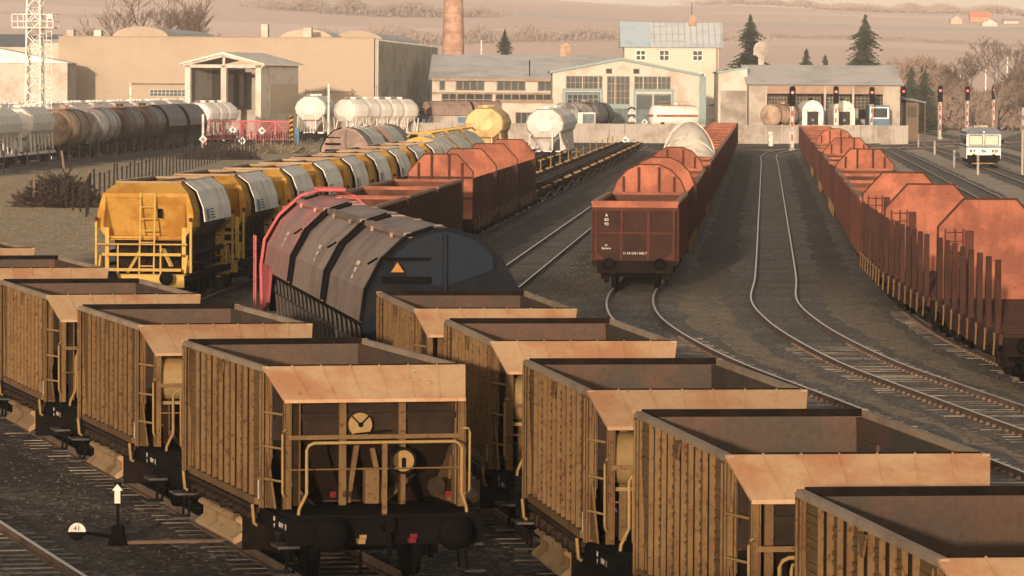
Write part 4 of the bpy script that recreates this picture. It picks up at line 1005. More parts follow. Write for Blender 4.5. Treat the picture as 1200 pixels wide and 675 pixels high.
# ------------------------------------------------------------------ silo wagons
def silo_wagon(m, k=1.18, L=14.5, bumps=4, short=False):
    r = empty('silo_wagon'); h = L/2 - 1.6
    def ring(y, q, zc=3.05, rx=1.5, rz=1.12):
        return [(q*rx*a*k, y, (zc + q*rz*c)*k) for a, c in ((0.42, 1), (0.85, 0.55), (1, 0.05), (0.92, -0.45), (0.5, -1), (-0.5, -1), (-0.92, -0.45), (-1, 0.05), (-0.85, 0.55), (-0.42, 1))]
    b = MB(); rings = [ring(-h-0.75, 0.42, 3.0), ring(-h-0.1, 0.93), ring(-h+0.4, 1.0)]
    n = bumps
    for i in range(n):
        y0 = -h + 0.4 + i*(2*h-0.8)/n; y1 = y0 + (2*h-0.8)/n
        if i: rings.append(ring(y0, 0.955))
        rings.append(ring(y0+0.5, 1.02)); rings.append(ring(y1-0.5, 1.02))
    rings += [ring(h-0.4, 1.0), ring(h+0.1, 0.93), ring(h+0.75, 0.42, 3.0)]
    b.loft(rings); fixn(b.build('silo_tank', m, r))
    b = MB()
    for i in range(n):
        y = -h + 0.4 + (i+0.5)*(2*h-0.8)/n; b.cyl((0, y, 4.12*k), (0, y, 4.32*k), 0.34, 14); b.cyl((0, y, 4.32*k), (0, y, 4.38*k), 0.4, 14)
        b.tube([(-0.6, y-0.8, 4.1*k), (-0.6, y-0.8, 4.35*k), (-0.6, y+0.8, 4.35*k), (-0.6, y+0.8, 4.1*k)], 0.03, 5)
    b.build('roof_hatch', m, r)
    for i in range(n):
        y = -h + 0.4 + (i+0.5)*(2*h-0.8)/n; b = MB()
        b.loft([[(q*math.cos(t), y+q*math.sin(t), z) for t in [2*math.pi*j/12 for j in range(12)]] for q, z in ((1.25*k, 2.1*k), (0.9*k, 1.75*k), (0.25, 1.0))]); fixn(b.build('discharge_cone', m, r))
    b = MB()
    for s in (-1, 1):
        b.box(s*1.2*k, s*1.3*k, -L/2+0.6, L/2-0.6, 1.0, 1.2)
        for i in range(7):
            y = -h + i*2*h/6
            b.bar((s*1.25*k, y, 1.15), (s*1.15*k, y+0.4, 2.35*k), 0.09); b.bar((s*1.25*k, y, 1.15), (s*1.15*k, y-0.4, 2.35*k), 0.06)
    for e in (-1, 1): b.bar((-1.2*k, e*(L/2-0.7), 1.1), (1.2*k, e*(L/2-0.7), 1.1), 0.2); b.bar((0.7, e*(h+0.5), 1.15), (0.7, e*(h+0.5), 2.5*k), 0.09)
    b.build('support_frame', m, r)
    b = MB(); b.box(-0.5, 0.5, -L/2+0.6, L/2-0.6, 0.85, 1.1)
    for i in range(6): b.box(-1.2, 1.2, -h+i*2*h/5-0.3, -h+i*2*h/5+0.3, 0.5, 0.95)
    b.build('underframe', 'grime', r)
    bogie(r, -L/2+2.2); bogie(r, L/2-2.2); buffers(r, L/2); return r
SW = silo_wagon('silo'); put(SW, XA(641, 402), 402, 0, HEAD); tag(SW, 'white rounded silo wagon at the end of the flats, nearest of two', 'silo wagon', 'white silo wagons by the flats')
o = copy_tree(SW); put(o, XA(641, 402)+14.6*AX, 416.8, 0, HEAD); tag(o, 'white silo wagon half hidden behind the nearer white silo wagon by the flats', 'silo wagon', 'white silo wagons by the flats')
SY = silo_wagon('siloyellow', 1.2); put(SY, XA(571, 398), 398, 0, HEAD); tag(SY, 'creamy yellow silo wagon between the grey hooded wagons and the white silo', 'silo wagon')
# left trains
def left_x(Y): return lane(-63, Y)
for k, y in enumerate((357.5, 374.5)):
    o = copy_tree(SW); put(o, left_x(y), y, 0, HEAD); tag(o, ['white silo wagon cut by the left edge, ahead of the others', 'white silo wagon coupled to the tan tank wagon'][k], 'silo wagon', 'white silo wagons of the left train')
for k in range(11):
    y = 412 + 15*k; o = copy_tree(SW); put(o, lane(-72, y), y, 0, HEAD)
    tag(o, '%s white silo wagon of the back row behind the dark tank wagons' % ORD[k], 'silo wagon', 'white silo wagons of the back row')
def side_silo(name_label, px, Y, deg, kk=1.2, L=14.5, n=5):
    o = silo_wagon('silo', kk, L, n); put(o, XA(px, Y), Y, 0, R(deg)); return tag(o, name_label, 'silo wagon')
side_silo('white silo wagon seen end-on right of the portal shed', 369, 540, 5, 1.32, 13, 3)
side_silo('long white silo wagon seen side-on before the grey ribbed hall', 440, 535, 38, 1.25, 15, 5)
side_silo('white silo wagon with rounded bays standing in front of the portal shed', 247, 512, 18, 1.15, 12, 3)
# tank wagons
def tank_wagon(m, L=14.5, rad=1.5, zc=2.85, bands=True):
    r = empty('tank_wagon'); h = L/2-0.9
    b = MB(); n = 24
    def rg(y, q): return [(q*math.cos(2*math.pi*k/n), y, zc + q*math.sin(2*math.pi*k/n)) for k in range(n)]
    b.loft([rg(-h-0.35, 0.2), rg(-h-0.3, 0.7), rg(-h-0.12, 1.2), rg(-h, rad), rg(h, rad), rg(h+0.12, 1.2), rg(h+0.3, 0.7), rg(h+0.35, 0.2)], True); fixn(b.build('tank', m, r))
    if bands:
        for y in (-h*0.72, 0, h*0.72):
            b = MB(); b.loft([rg(y-0.07, rad+0.03), rg(y+0.07, rad+0.03)], True); b.build('tank_strap', 'grime', r)
    b = MB(); b.cyl((0, 0.3, zc+rad-0.1), (0, 0.3, zc+rad+0.3), 0.35, 12); b.cyl((0, 0.3, zc+rad+0.3), (0, 0.3, zc+rad+0.36), 0.42, 12); b.build('dome_hatch', m, r)
    b = MB(); b.box(-0.7, 0.7, -1.8, 1.8, zc+rad+0.02, zc+rad+0.07)
    for s in (-1, 1): b.tube([(s*0.7, -1.8, zc+rad), (s*0.7, -1.8, zc+rad+0.45), (s*0.7, 1.8, zc+rad+0.45), (s*0.7, 1.8, zc+rad)], 0.03, 5)
    for q in (-0.2, 0.2): b.tube([(-1.45, -1+q, 1.1), (-1.5, -1+q, zc), (-1.1, -1+q, zc+1.1), (-0.7, -1+q, zc+rad)], 0.03, 5)
    b.build('walkway', 'goodsrim', r)
    b = MB()
    for s in (-1, 1):
        b.box(s*1.1, s*1.25, -L/2+0.6, L/2-0.6, 1.0, 1.2)
        for y in (-h*0.7, h*0.7): b.prism([(s*1.2, 1.15), (s*0.6, 1.15), (s*1.0, 1.9), (s*1.25, 2.1)], y-0.2, y+0.2)
    b.box(-0.4, 0.4, -L/2+0.6, L/2-0.6, 0.9, 1.2); b.build('underframe', 'grime', r)
    bogie(r, -L/2+2.3); bogie(r, L/2-2.3); buffers(r, L/2); return r
for y, m, L, lab in ((394.5, 'tantank', 16, 'dusty tan tank wagon beside the white silo wagon on the left'), (412, 'greytank', 16, 'metallic grey tank wagon between the tan and dark brown tanks'),
                  (429, 'browntank', 14, 'dark brown tank wagon next to the grey tank wagon'), (444.5, 'browntank', 14, 'brown tank wagon next to the black hooded wagons')):
    o = tank_wagon(m, L, 1.66, 3.0); put(o, left_x(y), y, 0, HEAD); tag(o, lab, 'tank wagon')
for k, y in enumerate((460, 476.5)):
    o = hood_wagon(15.5, 1, ['browntank'], 0.3, 'black', 'black', H=4.75); put(o, left_x(y), y, 0, HEAD)
    tag(o, ['black hooded wagon just behind the brown tank wagon', 'black hooded wagon at the right end of the tank train'][k], 'freight wagon')
o = tank_wagon('silo', 7.4, 1.3, 2.9, False); put(o, XA(788, 552), 552, 0.4, R(70)); tag(o, 'white tank wagon with orange stripe in front of the green gable hall', 'tank wagon')
b = MB(); b.cyl((0, -5.12, 2.75), (0, 5.12, 2.75), 1.0, 10) if False else b.box(1.27, 1.33, -2.8, 2.8, 2.75, 3.05); b.box(-0.9, 0.9, -3.16, -3.1, 2.75, 3.05); b.build('orange_stripe', 'orange', o)
o = tank_wagon('greytank', 13, 1.65, 2.9); put(o, XA(682, 560), 562, 0.3, R(28)); tag(o, 'silver tank wagon with dark round end behind the white silo wagons', 'tank wagon')
o = tank_wagon('tantank', 7.5, 1.35, 2.9); put(o, XA(914, 558), 558, 0.5, R(35)); tag(o, 'tan tank wagon in front of the brick engine shed', 'tank wagon')

# tarpaulin heap on the centre train
b = MB(); rings = []
prof_y = [(-6.3, 0.03), (-5.2, 0.22), (-4.0, 0.50), (-2.8, 0.82), (-1.6, 1.05), (-0.4, 1.15), (1.0, 1.08), (2.6, 0.88), (4.2, 0.6), (5.4, 0.3), (6.3, 0.04)]
for y, q in prof_y:
    ring = []
    for j in range(13):
        t = math.pi*j/12; x = -1.4*math.cos(t); z = 3.1 + 1.55*q*math.sin(t)**1.5 + (0.16*math.sin(2.3*y+5*t) + 0.12*math.sin(9*t+y*2.7) + random.uniform(-.07, .07))*math.sin(t)*q
        ring.append((x, y, z))
    rings.append(ring)
b.loft(rings, True, cap=False, closed=False); th = fixn(b.build('tarpaulin_heap', 'tarp'))
th.location = (fC(YT), YT, 0.1); th.rotation_euler.z = -HEAD; tag(th, 'cream tarpaulin covered heap lying on the centre train', 'tarpaulin')
b = MB()
for y in (-3.4, -0.9, 1.5, 3.9):
    pts = []
    for j in range(13):
        t = math.pi*j/12; i = min(range(len(prof_y)), key=lambda q: abs(prof_y[q][0]-y)); q = prof_y[i][1]
        pts.append((-1.45*math.cos(t), y+0.3*math.sin(2*t), 3.14 + 1.6*q*math.sin(t)**1.4 + 0.1))
    b.tube(pts, 0.02, 5)
b.build('tie_rope', 'tarp', th)
# ------------------------------------------------------------------ railcar
def railcar():
    r = empty('railcar'); B = 6.8; W = 1.5
    b = MB(); b.loft([[(x, y, z) for x, z in [(-W, 0.85), (W, 0.85), (W, 3.0), (1.3, 3.35), (0.7, 3.55), (-0.7, 3.55), (-1.3, 3.35), (-W, 3.0)]] for y in (-B, B)]); fixn(b.build('body', 'white', r))
    b = MB(); b.box(-1.515, 1.515, -B-0.02, B+0.02, 1.82, 1.98); b.box(-1.515, 1.515, -B-0.015, B+0.015, 2.98, 3.18); b.build('blue_band', 'bluegrey', r)
    b = MB(); b.prism([(-1.52, 3.1), (1.52, 3.1), (1.3, 3.42), (0.7, 3.62), (-0.7, 3.62), (-1.3, 3.42)], -B-0.05, -B+0.3); fixn(b.build('roof_edge', 'darkroof', r))
    for s in (-1, 1):
        b = MB(); b.box(s*0.06, s*1.32, -B-0.03, -B-0.001, 2.02, 2.92); fr = b.build('window', 'black', r)
        b = MB(); b.box(s*0.12, s*1.26, -B-0.05, -B-0.031, 2.08, 2.86); b.build('pane', 'windowcream', fr)
        b = MB(); b.cyl((s*1.12, -B-0.05, 1.55), (s*1.12, -B, 1.55), 0.13, 12); b.cyl((s*0.8, -B-0.05, 1.55), (s*0.8, -B, 1.55), 0.09, 12); b.build('headlight', 'black', r)
        b = MB(); b.cyl((s*1.12, -B-0.06, 1.55), (s*1.12, -B-0.05, 1.55), 0.08, 10); b.build('lamp_glass', 'greytank', r)
        b = MB(); b.box(s*1.5, s*1.75, -B+0.3, -B+0.4, 2.2, 2.55); b.build('mirror', 'black', r)
        for k in range(6):
            y = -5.2+k*2.0; b = MB(); b.box(s*1.5, s*1.515, y-0.65, y+0.65, 2.1, 2.85); b.build('window', 'glass', r)
        b = MB(); b.box(s*1.5, s*1.52, -B+0.3, -B+1.0, 0.95, 2.85); b.build('door', 'bluegrey', r)
    b = MB(); b.box(-0.22, 0.22, -B-0.03, -B, 1.42, 1.62); b.cyl((0, -B-0.04, 1.52), (0, -B, 1.52), 0.14, 12); b.build('emblem', 'bluegrey', r)
    b = MB(); b.cyl((0, -B-0.06, 3.2), (0, -B, 3.2), 0.09, 10); b.build('top_lamp', 'mark', r)
    b = MB(); b.box(-1.45, 1.45, -B-0.15, -B+0.2, 0.7, 1.18); b.prism([(-1.35, 0.72), (1.35, 0.72), (1.0, 0.35), (-1.0, 0.35)], -B-0.1, -B); b.box(-1.3, 1.3, -6, 6, 0.5, 0.85); b.build('buffer_beam', 'black', r)
    b = MB(); b.box(-1.0, 1.0, -B-0.14, -B-0.1, 0.42, 0.5); b.build('yellow_strip', 'brightyellow', r)
    b = MB(); b.box(-0.4, 0.4, -B+0.6, -B+1.6, 3.56, 3.8); b.box(-0.6, 0.6, -1, 2, 3.56, 3.7); b.build('roof_unit', 'tanwall', r)
    for y in (-4, 4): wheelset(r, y)
    buffers(r, B+0.75, r=0.22); return r
mat('windowcream', (0.55, 0.45, 0.32), rough=0.3, var=0.15, fine=2, bump=0)
rc = railcar(); put(rc, XA(1157, 386), 393, 0, HEAD); tag(rc, 'white and blue railcar with two cream windscreens standing alone on the right', 'railcar')

# ------------------------------------------------------------------ signals
def signal():
    r = empty('signal')
    b = MB(); b.tube([(0, 0, 0.3), (0, 0, 6.9)], 0.085, 8); ms = b.build('mast', 'white', r)
    b = MB()
    for z in (0.5, 1.9, 3.1, 4.2): b.tube([(0, 0, z+0.75), (0, 0, z+1.35)], 0.092, 8)
    b.build('red_band', 'redband', ms)
    b = MB(); b.box(-0.32, 0.32, -0.12, 0.25, 5.0, 7.0); b.prism([(-0.32, 7.0), (0.32, 7.0), (0.2, 7.2), (-0.2, 7.2)], -0.12, 0.25)
    for z in (5.4, 5.95, 6.5): b.tube([(0, -0.12, z), (0, -0.32, z)], 0.17, 10, False)
    hd = b.build('signal_head', 'black', r)
    b = MB(); b.cyl((0, -0.14, 6.5), (0, -0.15, 6.5), 0.14, 12); b.build('red_lamp', 'lamp_red', hd)
    b = MB(); b.box(-0.3, 0.3, -0.3, 0.3, 0, 0.35); b.build('foot', 'concrete', r)
    b = MB()
    for q in (-0.2, 0.2): b.tube([(q, 0.35, 0.3), (q, 0.35, 5.2)], 0.03, 4)
    for k in range(14): b.tube([(-0.2, 0.35, 0.6+k*0.33), (0.2, 0.35, 0.6+k*0.33)], 0.02, 4)
    b.build('ladder', 'white', r)
    return r
mat('redband', (0.55, 0.05, 0.04), var=0.1)
SG = signal(); first = True
SL = [(927, 177, 101, 'red light signal standing before the left end of the right train'), (978, 168, 101, 'red light signal in front of the two white arched wagon ends'),
      (1020, 167, 102, 'red light signal at the right side of the engine shed'), (1057, 163, 101, 'red light signal at the right corner of the engine shed'),
      (1100, 163, 100, 'red light signal between the sidings just left of the railcar'), (1132, 156, 101, 'red light signal directly behind the railcar'),
      (1163, 154, 100, 'red light signal above the right edge of the railcar, farthest right')]
for px, yb, yt, lab in SL:
    o = SG if first else copy_tree(SG); first = False
    Y = F_PX*7.2/(yb-hz(px)); put(o, XA(px, Y), Y, 0, 0); hgt = (yb-yt)*Y/F_PX; o.scale = (1, 1, hgt/7.2); 
    if hgt/7.2 > 1.25 or hgt/7.2 < 0.8: o.scale = (1.1, 1.1, hgt/7.2)
    tag(o, lab, 'signal', 'red light signals across the sidings')
# tall masts with hazard striped feet
def mast():
    r = empty('lighting_mast'); b = MB(); b.tube([(0, 0, 0), (0, 0, 11)], 0.2, 8, True, 0.13); b.build('pole', 'white', r)
    b = MB()
    for k in range(5): b.tube([(0, 0, 0.3+k*0.7), (0, 0, 0.65+k*0.7)], 0.2, 8)
    b.build('hazard_band', 'black', r)
    b = MB()
    for k in range(5): b.tube([(0, 0, 0.65+k*0.7), (0, 0, 1.0+k*0.7)], 0.195, 8)
    b.build('hazard_band', 'brightyellow', r); return r
MT = mast(); first = True
for px, yb, yt, lab in [(1123, 137, 82, 'thin pale mast with striped foot, leftmost of four behind the railcar'), (1153, 136, 82, 'thin pale mast with striped foot behind the railcar, second from the left'),
                        (1178, 140, 64, 'tall pale mast with striped foot right of the railcar'), (1193, 141, 62, 'tall pale mast with striped foot nearest the right edge')]:
    o = MT if first else copy_tree(MT); first = False; Y = F_PX*7.2/(yb-hz(px)); put(o, XA(px, Y), Y, 0, 0); o.scale = (1.2, 1.2, (yb-yt)*Y/F_PX/11); tag(o, lab, 'mast', 'pale masts with striped feet')
# white marker posts
def marker():
    r = empty('marker_post'); b = MB(); b.box(-0.09, 0.09, -0.05, 0.05, 0, 1.35); b.build('post', 'concrete', r)
    b = MB()
    for z in (0.95, 1.15): b.cyl((0, -0.06, z), (0, -0.05, z), 0.05, 8)
    b.build('black_dot', 'black', r); return r
MK = marker(); first = True
for px, yb, h, lab in [(1075, 172, 1.5, 'white marker post by the curving track below the engine shed corner'), (1094, 181, 1.4, 'white marker post beside the double curve, second from the shed'),
                    (1117, 196, 1.5, 'slim white marker post left of the railcar'), (1145, 205, 1.6, 'white marker post in front of the railcar'), (1197, 205, 5.5, 'tall pale post at the right edge beyond the railcar')]:
    o = MK if first else copy_tree(MK); first = False; Y = F_PX*7.2/(yb-hz(px)); put(o, XA(px, Y), Y, 0, 0); o.scale = (1, 1, h/1.35); tag(o, lab, 'marker post', 'white marker posts')
b = MB(); b.cyl((0, 0, 0), (0, 0, 1.7), 0.3, 12); o = b.build('bollard', 'white'); Y = 520; put(o, XA(902, Y), Y); tag(o, 'fat white bollard by the curve left of the signal', 'bollard')
# diamond signs
def diamond(hgt, sz=0.42):
    r = empty('diamond_sign'); b = MB(); b.box(-0.06, 0.06, 0.03, 0.12, 0, hgt); b.build('post', 'post_dark', r)
    b = MB(); b.prism([(-sz, hgt), (0, hgt-sz), (sz, hgt), (0, hgt+sz)], 0, 0.03); f = b.build('board', 'white', r)
    q = sz*0.55; b = MB(); b.prism([(-q, hgt), (0, hgt-q), (q, hgt), (0, hgt+q)], -0.02, -0.001); b.build('centre', 'bluegrey', f); return r
for px, py, Y, lab in [(237, 163, 440, 'white diamond sign with blue centre beside the black hooded wagons'), (272, 152, 480, 'white diamond sign in front of the pink barrier, upper left'),
                       (283, 165, 440, 'white diamond sign below the middle of the pink barrier'), (306, 153, 480, 'white diamond sign at the right of the pink barrier'),
                       (732, 164, 480, 'white diamond sign at the far end of the empty flats'), (754, 143, 540, 'white diamond sign on the wall before the teal gate')]:
    hgt = ZA(px, py, Y); o = diamond(hgt); put(o, XA(px, Y), Y, 0, 0); tag(o, lab, 'sign', 'diamond signs')
# foreground switch lever
p = at(138, 639); r = empty('switch_lever', (p.x, p.y, 0)); tag(r, 'small dark point lever with white arrow target and black and white weight', 'point lever')
b = MB(); b.box(-0.09, 0.09, -0.12, 0.12, 0, 0.3); b.prism([(-0.16, 0), (0.16, 0), (0.06, 0.32), (-0.06, 0.32)], -0.05, 0.05); b.build('base', 'black', r)
b = MB(); b.cyl((0, 0, 0.2), (0, 0, 0.75), 0.022, 8); b.build('stem', 'black', r)
b = MB(); b.box(-0.05, 0.05, -0.06, 0.06, 0.66, 0.98); b.build('lantern', 'black', r)
b = MB(); b.prism([(-0.045, 0.66), (0.045, 0.66), (0.045, 0.86), (0.085, 0.86), (0, 0.96), (-0.085, 0.86), (-0.045, 0.86)], -0.075, -0.063); b.build('arrow', 'hood', r)
b = MB(); b.bar((0, 0, 0.12), (-0.5, -0.05, 0.2), 0.035, 0.05); b.build('arm', 'black', r)
def half_disc(zs, m, nm):
    b = MB(); pts = [(-0.62+0.135*math.cos(t), 0.22+0.135*math.sin(t)) for t in [(math.pi*k/14)*zs for k in range(15)]]
    b.prism(pts, -0.14, 0.0); return fixn(b.build(nm, m, r))
hd_ = half_disc(1, 'white', 'weight_top'); half_disc(-1, 'black', 'weight_bottom')
text('marking', '41', 0.11, FRONT(-0.62, -0.145, 0.275), 'black', r)
b = MB(); b.bar((0, 0, 0.04), (1.7, 0.3, 0.05), 0.05); b.bar((0.2, 0.2, 0.04), (1.9, 0.5, 0.05), 0.04); b.build('pull_rod', 'rail', r)
# lattice mast
def lattice():
    r = empty('lattice_mast'); H_ = 19; b = MB(); w0, w1 = 0.82, 0.62
    def c(i, z): q = w0 + (w1-w0)*z/H_; return (q*(-1 if i in (0, 3) else 1), q*(-1 if i in (0, 1) else 1), z)
    for i in range(4): b.bar(c(i, 0), c(i, H_), 0.16)
    n = 15
    for k in range(n):
        z0, z1 = H_*k/n, H_*(k+1)/n
        for i in range(4):
            j = (i+1) % 4
            if k % 2: b.bar(c(i, z0), c(j, z1), 0.08)
            else: b.bar(c(j, z0), c(i, z1), 0.08)
            b.bar(c(i, z1), c(j, z1), 0.05)
            b.bar(c(i, (z0)), c(j, z1) if k % 2 == 0 else c(j, z0), 0.05)
    b.build('lattice_tower', 'white', r)
    z = 12.0; b = MB(); b.box(-2.1, 2.2, -1.2, 1.2, z, z+0.12)
    for y in (-1.2, 1.2):
        for x in (-2.1, -1.5, -0.9, 0.9, 1.6, 2.2): b.bar((x, y, z), (x, y, z+1.3), 0.09)
        for q in (0.65, 1.3): b.bar((-2.1, y, z+q), (2.2, y, z+q), 0.07)
    for x in (-2.1, 2.2):
        for q in (0.65, 1.3): b.bar((x, -1.2, z+q), (x, 1.2, z+q), 0.07)
    b.build('platform', 'white', r)
    b = MB()
    for q in (1.2, 1.75): b.bar((q, 0, 0), (q, 0, z), 0.06)
    for k in range(30): b.bar((1.2, 0, 0.4+k*0.39), (1.75, 0, 0.4+k*0.39), 0.04)
    for k in range(10): b.tube([(1.2, 0, 1+k*1.1), (1.1, -0.5, 1+k*1.1), (1.85, -0.5, 1+k*1.1), (1.75, 0, 1+k*1.1)], 0.03, 4)
    b.build('ladder', 'white', r)
    b = MB(); b.box(1.7, 2.3, -1.6, -1.2, z+0.9, z+1.3); b.build('floodlight', 'white', r); return r
lm = lattice(); Y = 405; put(lm, XA(40, Y), Y, 0, R(8)); lm.scale = (0.9, 0.9, 1); tag(lm, 'white lattice mast with railed platform rising above the silo wagons', 'mast')
# slim poles
for px, yb, yt, Y, lab, m in [(152, 116, 97, 560, 'short pale pipe post with cross arm before the tan hall', 'white'), (384, 160, 98, 500, 'pale pole between the two silo wagons by the tan hall', 'white'), (237, 165, 134, 452, 'short pale post before the silo wagon at the portal shed', 'white'), (562.5, 62, 47, 720, 'thin white pipe above the low grey roof', 'white')]:
    z0 = ZA(px, yb, Y) if Y > 700 else 0; z1 = ZA(px, yt, Y); b = MB(); b.tube([(0, 0, 0), (0, 0, z1)], 0.14, 8); o = b.build('pole', m); put(o, XA(px, Y), Y); tag(o, lab, 'pole')
# fences
def fence(pts, gap, h, m, label, wires=2, thick=0.05):
    r = empty('post_fence', (pts[0][0], pts[0][1], 0)); o0 = Vector((pts[0][0], pts[0][1], 0)); n = 0; wb = MB(); mesh = None; prev = None
    for (x0, y0), (x1, y1) in zip(pts, pts[1:]):
        a, c = Vector((x0, y0, 0)), Vector((x1, y1, 0)); k = int((c-a).length/gap)
        for i in range(k):
            p = a + (c-a)*(i/k) - o0
            if mesh is None:
                b = MB(); b.box(-thick, thick, -thick, thick, 0, h); o = b.build('post', m, r); mesh = o.data
            else:
                o = bpy.data.objects.new('post', mesh); COL.objects.link(o); o.parent = r
            o.location = p; o.scale.z = random.uniform(0.85, 1.12); o.rotation_euler = (random.uniform(-0.04, 0.04), random.uniform(-0.04, 0.04), 0)
            if prev is not None:
                for q in range(wires): wb.bar(prev + Vector((0, 0, h*(0.35+0.5*q/max(1, wires-1)))), p + Vector((0, 0, h*(0.35+0.5*q/max(1, wires-1)))), 0.02)
            prev = p
    if wires: wb.build('wire', m, r)
    tag(r, label, 'fence'); return r
fence([(-22.5, 232), (-25.2, 262), (-26.3, 330), (-26.6, 400), (-25.0, 500), (-23.5, 530)], 3.6, 1.75, 'post_dark', 'long dark post fence running beside the yellow hopper wagons')
fence([(lane(-58, 330), 330), (lane(-58, 420), 420), (lane(-57, 500), 500)], 5.2, 1.9, 'post_dark', 'dark post fence in front of the tank train', wires=3)
fence([(-23, 238), (-26, 252)], 3, 1.9, 'post_dark', 'leaning dark posts beside the brush pile', wires=0)
# brush piles
def brush(x, y, sx, sy, sz, n, label, name='brush_pile', m='brush'):
    b = MB()
    for _ in range(n):
        a = random.uniform(0, 6.28); q = math.sqrt(random.random()); cx, cy = q*math.cos(a)*sx, q*math.sin(a)*sy
        zt = sz*(1-q**2)*random.uniform(0.3, 1.0) + 0.05; p = Vector((cx, cy, max(0, zt-random.uniform(0.2, 0.7))))
        d = Vector((random.gauss(0, 1), random.gauss(0, 1), random.gauss(0.4, 0.7))).normalized()*random.uniform(0.5, 1.3)
        u = Vector((random.uniform(-1, 1), random.uniform(-1, 1), random.uniform(-1, 1)))*0.08
        b.add([p, p+u, p+d*0.9+u*0.5+Vector((0, 0, 0.1)), p+d], [(0, 1, 2, 3)])
    o = b.build(name, m); o.location = (x, y, 0); tag(o, label, 'brush'); return o
p = at(68, 243); brush(p.x, p.y+0.5, 2.05, 1.2, 1.75, 4200, 'dark heap of cut brushwood standing on the dry grass')
p = at(255, 187); brush(p.x, p.y+1, 3.4, 2.5, 1.1, 1800, 'brown brush heap behind the fence beside the black wagons')
p = at(312, 180); brush(p.x, p.y+1, 4.5, 2.5, 1.0, 1500, 'low scrubby heap of soil and brush behind the fence, right', m='grassblade')
for k, (px, yb) in enumerate([(76, 206), (40, 243), (100, 236)]):
    p = at(px, yb); b = MB(); b.bar((0, 0, 0), (0.25*(k-1), 0, 1.9), 0.16); o = b.build('wooden_stake', 'wood'); o.location = p; tag(o, ['slanting wooden stake above the brush heap', 'dark upright stake at the left end of the brush heap', 'leaning stake at the right end of the brush heap'][k], 'stake')
# grass tufts
def tufts(n, name, xr, yr, m='grassblade', h=0.28):
    b = MB()
    for _ in range(n):
        Y = random.uniform(*yr); x = lane(random.uniform(*xr), Y); z = ground_z(x, Y)
        hh = h*random.uniform(0.4, 1.2)
        for _k in range(4):
            a = random.uniform(0, 6.28); dx, dy = math.cos(a)*0.025, math.sin(a)*0.025; lx, ly = random.uniform(-.18, .18), random.uniform(-.18, .18)
            b.add([(x-dx+lx*.5, Y-dy+ly*.5, z), (x+dx+lx*.5, Y+dy+ly*.5, z), (x+lx*1.5, Y+ly*1.5, z+hh)], [(0, 1, 2)])
    o = b.build(name, m); o['kind'] = 'stuff'; return o
tufts(16000, 'dry_grass', (-57, -28.5), (150, 330), h=0.07)
# loose stones in the foreground
def stones(n, xr, yr, s0, s1, name):
    b = MB()
    for _ in range(n):
        x, Y = random.uniform(*xr), random.uniform(*yr); s = random.uniform(s0, s1)*random.choice((0.6, 1, 1)); a = random.uniform(0, 3)
        vs = []
        for k in range(5): t = a+k*1.257; vs.append((x+s*math.cos(t)*random.uniform(.7, 1), Y+s*math.sin(t)*random.uniform(.7, 1), 0.0))
        vs.append((x+random.uniform(-.3, .3)*s, Y+random.uniform(-.3, .3)*s, s*random.uniform(.25, .5)+0.015))
        b.add(vs, [(k, (k+1) % 5, 5) for k in range(5)])
    o = b.build(name, 'stone'); o['kind'] = 'stuff'; return o
stones(3000, (-13, 5), (59, 92), 0.02, 0.06, 'loose_stones'); stones(5000, (2, 17), (72, 135), 0.03, 0.08, 'loose_stones'); stones(3500, (-5, 5), (115, 190), 0.03, 0.09, 'loose_stones')

# ------------------------------------------------------------------ buildings
def bld(name, px, Y, deg=0.0, label='', cat='building'):
    r = empty(name, (XA(px, Y), Y, 0), R(-deg)); return tag(r, label, cat)
def window(r, x, z, w, h, nx, nz, y=0.0, fm='whitewall', gm='glass', side=None, t=0.08):
    M = side or Matrix.Identity(4)
    b = MB(M); b.box(x-w/2-t, x+w/2+t, y-0.06, y-0.004, z-h/2-t, z-h/2); b.box(x-w/2-t, x+w/2+t, y-0.06, y-0.004, z+h/2, z+h/2+t)
    for i in range(nx+1): q = x-w/2+w*i/nx; b.box(q-t/2, q+t/2, y-0.055, y-0.004, z-h/2, z+h/2)
    for i in range(1, nz): q = z-h/2+h*i/nz; b.box(x-w/2, x+w/2, y-0.05, y-0.004, q-t/2, q+t/2)
    f = b.build('window', fm, r)
    b = MB(M); b.box(x-w/2, x+w/2, y-0.03, y-0.002, z-h/2, z+h/2); b.build('pane', gm, f); return f
def zz(py, Y, px=600): return ZA(px, py, Y)
# concrete yard wall
Y = 540; r = empty('concrete_wall', (XA(400, Y), Y, 0)); tag(r, 'grey concrete panel wall closing the yard before the halls', 'wall')
x1 = XA(1062, Y)-XA(400, Y); b = MB(); zt = 2.35
nP = int(x1/1.9)
for k in range(nP): b.box(k*x1/nP+0.03, (k+1)*x1/nP-0.03, -0.08, 0.08, 0, zt + random.uniform(-.03, .03))
b.build('panel', 'concrete', r)['kind'] = 'stuff'
b = MB()
for k in range(nP+1): b.box(k*x1/nP-0.08, k*x1/nP+0.08, -0.16, 0.16, 0, zt+0.06)
b.build('wall_post', 'concrete', r)['kind'] = 'stuff'
